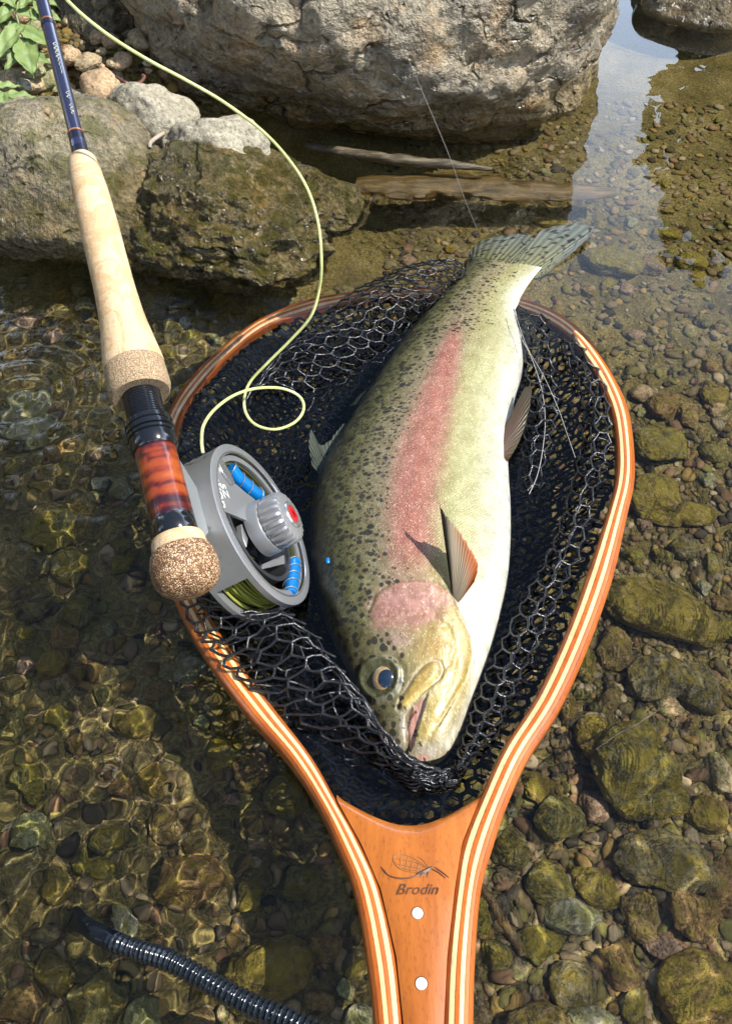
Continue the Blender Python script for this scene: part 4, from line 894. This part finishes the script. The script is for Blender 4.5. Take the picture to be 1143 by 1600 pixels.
lathe('blank', [(rt(215), rw(215, 22.5)), (rt(0), rw(0, 20)), (RL + .25, rw(0, 20) * .93)], M_BLANK, rod)
lathe('thread_wrap', [(rt(234), rw(234, 25.5)), (rt(226), rw(226, 26.2)), (rt(224), rw(224, 26))], M_BLANK, rod)
lathe('trim_band', [(rt(211), rw(211, 24.4)), (rt(208.5), rw(208, 24.4))], M_COPPER, rod)
lathe('trim_band', [(rt(36.5), rw(36, 21.7)), (rt(34.5), rw(34, 21.7))], M_COPPER, rod)
lathe('thread_wrap', [(rt(43), rw(43, 21.8)), (rt(37), rw(37, 21.8))], M_THREAD, rod)
# pale script along the blank
def on_rod(py, off):   # off in radii across, surface facing the camera
    t_ = rt(py); r = rw(py, 24) * .985; p = rpt(t_); tocam = norm(np.array([0, 0, CAM_H]) - p); n_ = norm(tocam - RA * (tocam @ RA)); s_ = np.cross(RA, n_)
    s_ = s_ * np.sign(s_[0]); return p + r * (s_ * off + n_ * math.sqrt(max(0, 1 - off * off))) + n_ * .0001
rs = random.Random(3)
for y0, y1, amp_ in ((76, 98, .22), (99, 112, .10), (114, 124, .06), (152, 163, .20), (172, 184, .20)):
    mb = MB(); yy = y0
    while yy < y1:
        L = rs.uniform(2.5, 5); P_ = [on_rod(yy + L * f, .18 + (y0 - 76) * .001 + amp_ * math.sin(f * 5 + yy) * rs.uniform(.6, 1.1)) for f in np.linspace(0, 1, 7)]; mb.tube(catmull(P_, 14), .00014, 5); yy += L * .8
    mb.build('script_lettering', M_GOLD, rod)
for o in list(rod.children): adopt(o, rod)

# ------------------------------------------------------------------ fly reel (its plane holds the rod axis)
def fitn(phi):
    e1 = norm(np.cross(RA, [0, 0, 1])); e2 = np.cross(e1, RA); return math.cos(phi) * e1 + math.sin(phi) * e2
RN = fitn(.50516); RR = np.cross(RN, RA); RR = RR if RR[2] < 0 else -RR
RC = RP0 + RA * .0444 + RR * .0824 + RN * .0146; RRAD = .0563
reel = empty('fly_reel', tuple(RC)); tag(reel, 'grey fly reel with bright blue hub and ribbed drag knob, hanging from the rod seat', 'fishing reel')
def rl(u, w, h): """reel coordinates: u toward the rod tip, w away from the rod, h out of the spool face"""; return RC + RA * u + RR * w + RN * h
def polar(r, a, h): return rl(r * math.cos(a), r * math.sin(a), h)
def mat_metal(name, col, rough=.38, metal=.55):
    t = NT(name); v = t.co(); n_ = t.noise(v, 1500, 2); return t.bsdf(t.mix(t.ramp(t.noise(v, 60, 3), [(.3, 0.), (.7, 1.)]), tuple(x * .88 for x in col), col), rough, t.bump(n_, .00006), metal, .5)
M_GREY = mat_metal('satin_grey_aluminium', (.33, .34, .35)); M_SILV = mat_metal('polished_silver_edge', (.52, .52, .52), .22, .8); M_DARK = mat_metal('dark_machined_metal', (.06, .065, .07), .35, .5)
t = NT('bright_blue_anodised'); M_BLUE = t.bsdf((.0, .20, .62), .28, None, .25, .6, **{'Coat Weight': .5})
t = NT('olive_fly_line_on_spool'); M_OLINE = t.bsdf(t.mix(t.n('ObjectInfo').outputs['Random'], (.20, .22, .035), (.34, .36, .06)), .42, None, 0, .5)
M_RED = plain('red_enamel', (.50, .015, .02), .15); M_WHITE = plain('white_engraving', (.72, .72, .70), .4)
def ring(name, prof, mat, a0=0., a1=2*math.pi, n=96, parent=None):
    """sweep a closed (radius, height) profile round the reel axis"""
    full = abs(a1 - a0 - 2*math.pi) < 1e-6; A = np.linspace(a0, a1, n, endpoint=not full); k = len(prof); V = [polar(r, a, h) for a in A for r, h in prof]
    F = []
    for i in range(n if full else n - 1):
        j = (i + 1) % n
        for q in range(k): F.append((i*k + q, i*k + (q+1) % k, j*k + (q+1) % k, j*k + q))
    if not full: F += [tuple(range(k - 1, -1, -1)), tuple(range((n-1)*k, n*k))]
    mb = MB(); mb.add(V, F); return adopt(mb.build(name, mat), parent or reel)
R_ = RRAD; D_ = .0285
ring('front_rim', [(R_ - .0058, .0002), (R_ - .0052, .0012), (R_ - .0012, .0012), (R_, .0004), (R_, -.0034), (R_ - .0055, -.0034)], M_GREY)
ring('rim_edge', [(R_ - .0068, .0010), (R_ - .0063, .0016), (R_ - .0058, .0016), (R_ - .0056, .0008), (R_ - .0060, -.001)], M_SILV)
ring('back_rim', [(R_ - .006, -D_ + .003), (R_, -D_ + .003), (R_, -D_), (R_ - .006, -D_)], M_GREY)
# back plate spokes
for a in np.arange(5) * 2 * math.pi / 5 + .3:
    ring('back_spoke', [(.010, -D_ + .001), (R_ - .005, -D_ + .001), (R_ - .005, -D_ + .0028), (.010, -D_ + .0028)], M_DARK, a - .16, a + .16, 8)
# wide solid frame band on the rod side, from the foot round to the cork butt; narrow at the far side
aw = math.atan2(-1, 0)   # toward the rod
ring('frame_band', [(R_ - .0030, -.003), (R_ - .0001, -.003), (R_ - .0001, -D_ + .003), (R_ - .0030, -D_ + .003)], M_GREY, aw - .90, aw + .95, 60)
ring('frame_band', [(R_ - .0030, -.003), (R_ - .0001, -.003), (R_ - .0001, -D_ + .003), (R_ - .0030, -D_ + .003)], M_GREY, aw - 2.30, aw - 2.05, 10)
ring('frame_band', [(R_ - .0030, -.003), (R_ - .0001, -.003), (R_ - .0001, -D_ + .003), (R_ - .0030, -D_ + .003)], M_GREY, aw + 2.6, aw + 2.85, 10)
# foot
mb = MB()
def foot(u0, u1, w0, w1, h0, h1): mb.add([rl(u, w, h) for u in (u0, u1) for w in (w0, w1) for h in (h0, h1)], [(0,1,3,2), (4,6,7,5), (0,4,5,1), (2,3,7,6), (0,2,6,4), (1,5,7,3)])
fo = -.0824 + .0115
mb.add([rl(u, w, h) for h in (-.020, -.009) for u, w in ((.034, fo), (.030, fo + .0035), (.014, -R_ + .001), (-.016, -R_ + .001), (-.026, fo + .0035), (-.030, fo))], [(5,4,3,2,1,0), (6,7,8,9,10,11)] + [(i, (i+1) % 6, (i+1) % 6 + 6, i + 6) for i in range(6)])
adopt(mb.build('reel_foot', mat_metal('pale_foot_metal', (.36, .38, .38)), bevel=.0006), reel)
# wound line: closely packed loops
LN = []
for k in range(19):
    h = -.0045 - k * .00105; rr = R_ - .0085 + .0014 * math.sin(k * 1.9) + .0006 * ((k * 7) % 3)
    mb = MB(); A = np.linspace(0, 2*math.pi, 90); mb.tube([polar(rr + .0005 * math.sin(3 * a + k), a, h + .0011 * math.sin(a + k * .8)) for a in A], .00085, 6, False)
    adopt(mb.build('line_loop', M_OLINE), reel)
ring('line_bed', [(R_ - .0125, -.004), (R_ - .0092, -.004), (R_ - .0092, -.0245), (R_ - .0125, -.0245)], plain('dark_olive_line_bed', (.05, .055, .012), .6))
# spool: outer flange, blue hub sections with rings, two broad spokes, knob
ring('spool_flange', [(R_ - .0108, -.0016), (R_ - .0072, -.0012), (R_ - .0072, -.0034), (R_ - .0108, -.0034)], M_GREY)
ring('spool_drum', [(.0355, -.003), (.0385, -.003), (.0385, -.0255), (.0355, -.0255)], M_DARK)
def plate(name, pts, h0, h1, mat, parent=None):
    k = len(pts); V = [rl(u, w, h0) for u, w in pts] + [rl(u, w, h1) for u, w in pts]; mb = MB()
    mb.add(V, [tuple(range(k-1, -1, -1)), tuple(range(k, 2*k))] + [(i, (i+1) % k, (i+1) % k + k, i + k) for i in range(k)]); return adopt(mb.build(name, mat, bevel=.0004), parent or reel)
# find reel coordinates of a pixel on the face plane at height h
def rpx(px, py, h=0.):
    d = (px - 571.5) * CR - (py - 800) * CU - FPX * CB; o = np.array([0, 0, CAM_H]); q = RC + RN * h; t_ = ((q - o) @ RN) / (d @ RN); p = o + d * t_ - RC; return float(p @ RA), float(p @ RR)
def cr(pts, h=0.): return [rpx(270 + x / 4.97, 680 + y / 4.97, h) for x, y in pts]
plate('spoke_plate', cr([(335,250),(345,185),(395,205),(430,300),(480,370),(560,440),(640,500),(650,600),(690,700),(640,690),(520,640),(400,590),(360,470),(335,350)], -.002), -.0042, -.0018, M_GREY)
plate('spoke_plate', cr([(690,1040),(700,1000),(860,930),(1000,900),(1030,960),(1000,1010),(860,1000)], -.006), -.0085, -.0060, M_GREY)
plate('spoke_arm', cr([(530,690),(600,700),(575,870),(545,800)], -.006), -.010, -.0060, M_GREY)
plate('counterweight_arm', cr([(340,190),(370,175),(440,290),(480,380),(455,385),(380,290)], -.0005), -.0018, .0002, M_SILV)
def blue_seg(pts, h):
    P_ = [rl(u, w, h) for u, w in cr(pts, h)]; mb = MB(); mb.tube(catmull(P_, 16), .0047, 20); adopt(mb.build('blue_hub_segment', M_BLUE), reel)
    return catmull(P_, 16)
for pts, ringsn in (([(440,255),(500,330),(560,385),(620,440),(668,470)], 4), ([(935,985),(935,1050),(925,1120),(915,1190),(905,1245)], 5)):
    Pm = blue_seg(pts, -.004)
    for q in range(ringsn):
        i = int(1 + q * 13 / max(1, ringsn - 1)); c = Pm[i]; d = norm(Pm[min(i+1, 15)] - Pm[i-1]); u = norm(np.cross(d, RN)); w = np.cross(d, u); A = np.linspace(0, 2*math.pi, 28)
        mb = MB(); mb.tube([c + .0053 * (math.cos(a) * u + math.sin(a) * w) + d * .002 * math.sin(a) for a in A], .0004, 6, False); adopt(mb.build('hub_ring', M_SILV), reel)
# drag knob
def knob_ring(name, prof, mat, flutes=0, depth=0., n=192, c=(0, 0)):
    A = np.linspace(0, 2*math.pi, n, endpoint=False); V = []
    for a in A:
        g = depth * (max(0, math.cos(a * flutes)) ** .6 - .5) if flutes else 0
        for r, h, fl in prof: rr = r - g * fl; V.append(rl(c[0] + rr * math.cos(a), c[1] + rr * math.sin(a), h))
    k = len(prof); F = [tuple(f) for f in grid_faces(n, k, False)] + [((n-1)*k + q, (n-1)*k + q + 1, q + 1, q) for q in range(k-1)]
    F += [tuple(i*k + k - 1 for i in range(n))[::1], tuple(i*k for i in range(n))[::-1]]
    mb = MB(); mb.add(V, F); return adopt(mb.build(name, mat), reel)
kn = rpx(456, 804, .021); kc = (kn[0], kn[1])
knob_ring('knob_base', [(.0182, -.004, 0), (.0182, .0045, 0), (.0175, .0055, 0), (.012, .0055, 0)], M_GREY, c=kc)
M_KNOB = mat_metal('blasted_knob_metal', (.42, .43, .44), .34, .6)
knob_ring('drag_knob', [(.0146, .0052, 0), (.0160, .0062, .4), (.0162, .0085, 1), (.0162, .0165, 1), (.0158, .0182, .8), (.0151, .0197, .5), (.0130, .0206, 0), (.0090, .0208, 0)], M_KNOB, 20, .0030, n=260, c=kc)
knob_ring('knob_cap', [(.0092, .0206, 0), (.0092, .0216, 0), (.0084, .0224, 0), (.0060, .0222, 0), (.0058, .0214, 0)], M_SILV, c=kc, n=64)
knob_ring('red_badge', [(.0058, .0212, 0), (.0056, .0220, 0), (.0040, .0222, 0), (.0001, .0222, 0)], M_RED, c=kc, n=48)
mb = MB()
for s_ in (-1, 1): mb.tube([rl(kc[0] + x * .003, kc[1] + s_ * .0012 + y * .0012, .0225) for x, y in ((-.8, -.6), (-.2, .7), (.3, -.5), (.9, .6))], .00028, 5)
adopt(mb.build('badge_mark', plain('dark_red_mark', (.18, .004, .006), .3)), reel)
knob_ring('spindle', [(.0125, -.024, 0), (.0125, -.004, 0), (.010, -.003, 0)], M_DARK, c=(0, 0), n=48)
# lettering along the rim of the spool face, running down the left side
def reel_text(body, px0, px1, hh, name='rim_lettering'):
    a = np.array(rpx(*px0, -.0015)); b_ = np.array(rpx(*px1, -.0015)); d = (b_ - a) / np.linalg.norm(b_ - a); L = np.linalg.norm(b_ - a)
    X_ = RA * d[0] + RR * d[1]; Z_ = RN; Y_ = np.cross(Z_, X_); c = rl(*((a + b_) / 2), -.0015)
    M4 = Matrix([[*(X_[k], Y_[k], Z_[k], c[k])] for k in range(3)] + [[0, 0, 0, 1]])
    cu_w = L / max(1, len(body)) / .46; text_obj(name, body, M_WHITE, M4, cu_w, reel, extr=.00012, off=.00006)
reel_text('cnvon', (334, 731), (350, 793), 0)
reel_text('5Z', (347, 757), (354, 776), 0)
# water drops on the frame
t = NT('water_drop'); b = t.n('BsdfGlass', {'Roughness': 0., 'IOR': 1.33}); t.t.links.new(b.outputs[0], t.out.inputs[0]); M_DROP = t.m
V0, F0 = ICO[2]; Vs = []; Fs = []
rs = random.Random(9)
for k in range(26):
    a = aw + rs.uniform(-.8, 1.2); h = rs.uniform(-.024, -.004); r = rs.choice((.0005, .0007, .0009, .0014)); c = polar(R_, a, h); n_ = norm(polar(1, a, 0) - RC); V = V0 * r; V = V - n_ * (V @ n_)[:, None] * .45; Vs.append(V + c); Fs.append(F0 + len(V0) * k)
drops = adopt(link('water_drops', mesh(np.concatenate(Vs), np.concatenate(Fs), 'drops'), M_DROP), reel); drops['kind'] = 'stuff'

# ------------------------------------------------------------------ fly line, leader, hose, sticks, plant
M_FLINE = plain('pale_yellow_green_fly_line', (.62, .66, .26), .35); t = NT('clear_monofilament'); M_MONO = t.bsdf((.5, .5, .48), .12, None, 0, .9)
def cord(name, pts, r, mat, label, cat, n=None, taper=None):
    P_ = catmull([U(*p) for p in pts], n or len(pts) * 12); mb = MB(); mb.tube(P_, r if taper is None else r * np.linspace(1, taper, len(P_)), 8); return tag(mb.build(name, mat), label, cat)
cord('fly_line', [(317,708,.096),(315,690,.098),(318,665,.095),(335,640,.085),(365,618,.07),(400,607,.055),(440,607,.045),(468,620,.038),(474,640,.035),(460,660,.034),(430,671,.034),(400,664,.036),(384,645,.040),(382,620,.045),(392,595,.052),(420,565,.065),(455,530,.08),(485,495,.095),(498,455,.11),(502,410,.13),(497,350,.15),(480,295,.165),(450,248,.18),(410,205,.20),(350,160,.22),(290,125,.235),(225,90,.25),(160,48,.262),(105,0,.275),(60,-60,.285)],
     .00105, M_FLINE, 'thin pale yellow fly line curving over the rocks and looping beside the reel', 'fishing line')
cord('leader', [(600,-20,.30),(620,50,.26),(660,145,.2),(700,240,.14),(725,310,.08),(745,358,.02)], .00017, M_MONO, 'nearly invisible clear leader running down the boulder to the trout tail', 'fishing line', 80)
cord('tippet', [(803,485,.022),(808,515,.022),(830,560,.018),(846,610,.014),(851,660,.010),(846,710,.008),(838,745,.006),(826,772,.003)], .00022, M_MONO, 'clear tippet lying over the net right of the trout belly', 'fishing line', 80)
cord('tippet', [(803,485,.024),(822,540,.022),(850,590,.02),(872,640,.016),(886,680,.012),(898,715,.006)], .00018, M_MONO, 'second finer clear tippet strand running toward the hoop', 'fishing line', 80)
# black ribbed hose at the bottom left
pts = [(118,1432,-.105),(132,1446,-.06),(148,1456,-.028),(165,1465,-.010),(185,1474,-.001),(225,1488,.003),(262,1500,.008),(300,1520,.010),(345,1546,.012),(395,1572,.015),(450,1594,.018),(510,1625,.02),(570,1660,.022)]
P_ = catmull([U(*p) if p[2] > -.01 else UW(*p) for p in pts], 620); L = np.concatenate([[0], np.cumsum(np.linalg.norm(np.diff(P_, axis=0), axis=1))]); f = L / L[-1]
r = (.0036 + .0020 * f) * (1 + .16 * np.sin(L / .0031 * 2 * np.pi))
t = NT('glossy_black_hose'); M_HOSE = t.bsdf((.010, .014, .020), .14, None, 0, .7)
mb = MB(); mb.tube(P_, r, 18); tag(mb.build('ribbed_hose', M_HOSE), 'glossy black ribbed hose lying half under water at the bottom left', 'hose')
# sticks and logs by the boulder
def bark(name, a, b_, c_):
    t = NT(name); v = t.co(); g = t.noise(t.map(v, (.25, 2.5, 2.5)), 60, 6, .7); return t.bsdf(t.ramp(g, [(.3, a), (.5, b_), (.68, c_)]), .32, t.bump(g, .003), 0, .6)
M_BARK = bark('wet_weathered_wood', (.10, .075, .035), (.25, .19, .10), (.42, .35, .24)); M_BARK2 = bark('wet_dark_stick', (.02, .015, .008), (.08, .06, .03), (.24, .19, .11)); M_LOG = bark('waterlogged_amber_wood', (.03, .02, .008), (.12, .075, .02), (.26, .16, .045))
def log(name, pts, radii, mat, label, cat='stick', flat=1., sub=False):
    P_ = catmull([(UW if sub else U)(*p) for p in pts], 60); R = np.interp(np.linspace(0, 1, 60), np.linspace(0, 1, len(radii)), radii); mb = MB(); mb.tube(P_, R, 20); V = mb.V[0]
    N = np.array([noise.noise(Vector(q) * 60) + .5 * noise.noise(Vector(q) * 150) for q in V]); c = np.repeat(P_, 20, 0); V2 = c + (V - c) * (1 + .34 * N[:, None]) * (1, 1, flat); mb.V[0] = V2
    return tag(mb.build(name, mat), label, cat)
log('driftwood_stick', [(478,229,.004),(540,238,.006),(620,249,.006),(700,257,.005),(768,264,.002)], [.003, .005, .0055, .0045, .002], M_BARK2, 'wet grey-brown stick along the waterline in front of the boulder')
log('sunken_log', [(556,288,-.026),(640,292,-.026),(720,290,-.030),(830,299,-.036),(960,300,-.045)], [.012, .022, .020, .017, .008], M_LOG, 'amber waterlogged log under water in front of the boulder', 'log', .6, True)
log('twig', [(748,1380,-.045),(768,1410,-.042),(785,1440,-.040),(800,1465,-.04),(812,1492,-.045)], [.002, .003, .0025, .003, .0015], M_LOG, 'brown twig under water right of the printed handle', 'twig', 1, True)
log('twig', [(930,1170,-.04),(960,1150,-.038),(1000,1128,-.036),(1040,1100,-.038)], [.0004, .0006, .0006, .0003], M_BARK2, 'hair thin rootlet across the mossy stones right of the hoop', 'twig', 1, True)
cord('dead_leaf_stem', [(182,120,.09),(195,128,.095),(208,132,.09),(220,128,.088),(226,120,.088),(222,117,.09)], .0014, plain('reddish_dry_stem', (.16, .06, .045), .5), 'curled reddish dry stem above the pale cream stone', 'dry stem')
cord('dead_leaf_stem', [(256,208,.07),(246,214,.073),(236,222,.073),(234,230,.07)], .0018, plain('bleached_dry_stem', (.4, .34, .26), .5), 'bleached curled stem between the two pale stones', 'dry stem')
# lobed leaves at the upper left
t = NT('matte_green_leaf'); v = t.co(); c = t.mix(t.noise(v, 40, 4), (.15, .24, .05), (.36, .46, .16)); c = t.mix(t.math('MULTIPLY', t.attr('edge', 'Fac'), .7), c, (.40, .50, .28))
bs = t.n('BsdfPrincipled', {'Base Color': c, 'Roughness': .5, 'Normal': t.bump(t.noise(v, 160, 4), .0012)}); tr = t.n('BsdfTranslucent', {'Color': t.mix(1., c, (.8, 1., .35), 'MULTIPLY')}); mx = t.n('MixShader', {0: .3, 1: bs.outputs[0], 2: tr.outputs[0]}); t.t.links.new(mx.outputs[0], t.out.inputs[0]); M_LEAF = t.m
def leaf(parent, base, tip, wid, seed, droop=.02):
    """deeply cut leaf: toothed lobes off a midrib, each lobe a cupped blade, all one thin solid"""
    rs = random.Random(seed); base = np.array(base); d = np.array(tip) - base; L = np.linalg.norm(d); d /= L; s_ = norm(np.cross(d, [0, 0, 1])); n_ = np.cross(s_, d)
    mid = lambda f: base + d * L * f + n_ * (droop * (.7 * math.sin(f * 3) - f * f))
    V, F, E_ = [], [], []
    lobes = [(.97, 0., .34, .5)] + [(f + rs.uniform(-.02, .02), sg * rs.uniform(.75, 1.0), wid * l / L * rs.uniform(.85, 1.1), .36) for f, l in ((.16, .55), (.36, .95), (.56, 1.), (.74, .8)) for sg in (-1, 1)]
    for f0, ang, ln_, wr_ in [(a, b2, c2, d2 * .54) for a, b2, c2, d2 in lobes]:
        c = mid(max(0, f0 - (.3 if ang == 0 else 0))); dd = norm(d * math.cos(ang) + s_ * math.sin(ang)); ss_ = norm(np.cross(dd, n_)); LL = ln_ * L; nu, nv = 22, 11; k0 = len(V); zz = rs.uniform(-.0008, .0012); dr = rs.uniform(.1, .5)
        for side in (0, 1):
            for i in range(nu):
                f = i / (nu - 1); w = LL * wr_ * (.30 + .70 * math.sin(math.pi * min(1, f * .72 + .16)) ** 1.2) * (1 - f ** 5) * (1 + .42 * abs(math.sin(f * 11 + seed)) * f)
                for j in range(nv):
                    g = (j / (nv - 1) - .5) * 2
                    V.append(c + dd * (LL * (f * 1.05 + .10 * (1 - abs(g)) * f - .06)) + ss_ * g * w + n_ * (zz + .25 * w * abs(g) - LL * dr * f * f * .6 - .0010 * math.exp(-(g / .12) ** 2) + .0009 * math.sin(f * 16 + g * 4 + seed)) - n_ * side * .0004)
                    E_.append(max(0, 1 - abs(g) / .2) * .7 + (.3 if abs((abs(g) * 3 + f * 9) % 1 - .5) < .1 else 0))
        k = nu * nv; q0 = [tuple(int(x) + k0 for x in q) for q in grid_faces(nu, nv)]; F += q0 + [tuple(x + k for x in q[::-1]) for q in q0]
        ri = [i*nv for i in range(nu)] + [(nu-1)*nv + j for j in range(1, nv)] + [i*nv + nv - 1 for i in range(nu-2, -1, -1)] + [j for j in range(nv-2, 0, -1)]
        F += [(ri[(q+1) % len(ri)] + k0, ri[q] + k0, ri[q] + k + k0, ri[(q+1) % len(ri)] + k + k0) for q in range(len(ri))]
    k0 = len(V); mb = MB(); mb.tube([mid(f) for f in np.linspace(0, .95, 16)], np.linspace(.0013, .0004, 16), 6); V += list(mb.V[0]); F += [tuple(x + k0 for x in q) for q in mb.F]; E_ += [1.] * len(mb.V[0])
    me = mesh(np.array(V), F, 'leaf'); a = me.attributes.new('edge', 'FLOAT', 'POINT'); a.data.foreach_set('value', np.array(E_, np.float32)); return adopt(link('leaf', me, M_LEAF), parent)
M_STEM = plain('pale_green_stem', (.22, .30, .12), .5)
def plant(base, leaves, label):
    root = empty('lobed_leaf_plant', tuple(base)); tag(root, label, 'plant')
    for k, (b_, tp, w) in enumerate(leaves):
        b3, t3 = U(*b_), U(*tp); leaf(root, b3, t3, w, 7 * k + 1); mb = MB(); m_ = (np.array(base) + b3) / 2 + (0, 0, .02); mb.tube(catmull([base, m_, b3, b3 + (t3 - b3) * .3], 18), np.linspace(.0016, .0009, 18), 8); adopt(mb.build('stem', M_STEM), root)
    return root
plant(U(-40, -30, .05), [((14,-22,.12),(50,112,.085),.040), ((-30,10,.11),(22,78,.09),.030), ((40,-40,.13),(70,30,.11),.026), ((-40,-40,.12),(22,8,.12),.03)], 'green plant with deeply lobed leaves hanging into the upper left corner')
plant(U(-60, 110, .04), [((-40,130,.09),(46,182,.08),.030), ((-45,160,.085),(28,212,.075),.026), ((-50,200,.07),(14,232,.06),.02)], 'lower pale green lobed plant at the left edge above the round rock')
# blue fleck on the trout back
c, n_ = on_fish(512, 876, .0004); V, F_ = ICO[2]; mb = MB(); mb.add(c + V * (.0016, .0026, .0011), [tuple(f) for f in F_])
tag(mb.build('blue_blob', M_BLUE), 'tiny blue bead resting on the dark back of the trout beside the reel', 'blob')
# far bank whose trees the water mirrors at upper right
t = NT('far_bank_foliage'); t.bsdf(t.mix(t.n('ObjectInfo').outputs['Random'], (.03, .05, .014), (.05, .075, .02)), .6); M_FOL = t.m
def bush(c, rad, n, seed, label):
    root = empty('bankside_tree', tuple(c[:2]) + (bed_z(c[0], c[1]),)); tag(root, label, 'tree', 'trees on the far bank'); rs = np.random.default_rng(seed)
    d = rs.normal(size=(n, 3)); d /= np.linalg.norm(d, axis=1)[:, None]; P_ = c + d * rad * (rs.random((n, 1)) ** .3) * (1 + .25 * np.sin(d[:, :1] * 9 + seed) * np.cos(d[:, 2:3] * 7))
    a = rs.normal(size=(n, 3)); a /= np.linalg.norm(a, axis=1)[:, None]; b_ = np.cross(a, rs.normal(size=(n, 3))); b_ /= np.linalg.norm(b_, axis=1)[:, None]; s_ = rs.uniform(.04, .10, (n, 1)) * max(rad) ** .3
    V = np.stack([P_ - a*s_*1.5, P_ + b_*s_*.6, P_ + a*s_*1.5, P_ - b_*s_*.6], 1).reshape(-1, 3); F = np.arange(n * 4).reshape(-1, 4); adopt(link('crown', mesh(V, F, 'crown'), M_FOL, None, False), root)
    zb = bed_z(c[0], c[1]); mb = MB(); mb.tube([(c[0], c[1], zb - .05), (c[0] + .05, c[1], (zb + c[2]) / 2), (c[0], c[1], c[2])], [.12, .08, .05], 10); adopt(mb.build('trunk', M_BARK), root)
TREES = [((2.46, 4.8, 1.66), (.78, .9, 1.28)), ((4.4, 3.9, 1.7), (1.2, 1.2, 1.9)), ((-1.2, 5.8, 1.9), (1.7, 1., 2.2)), ((-3.8, 4.2, 2.0), (1.6, 1.4, 2.4)), ((-5.2, 1.2, 2.1), (1.5, 1.7, 2.5)), ((-4.6, -2.2, 2.1), (1.6, 1.6, 2.4)), ((-1.8, -4.9, 2.0), (1.8, 1.4, 2.4)), ((1.6, -5.2, 1.9), (1.7, 1.3, 2.2)), ((4.6, -3.6, 1.7), (1.6, 1.5, 1.9)), ((5.9, 1.2, 1.2), (1.2, 1.5, 1.5))]  # trees after the first two are added unseen, to block sky fill
for k, (c, r_) in enumerate(TREES): bush(np.array(c), np.array(r_), 4200, k, 'leafy tree on the far bank mirrored in the water at upper right' if k < 2 else 'added unseen leafy tree round the pool, blocking sky fill')
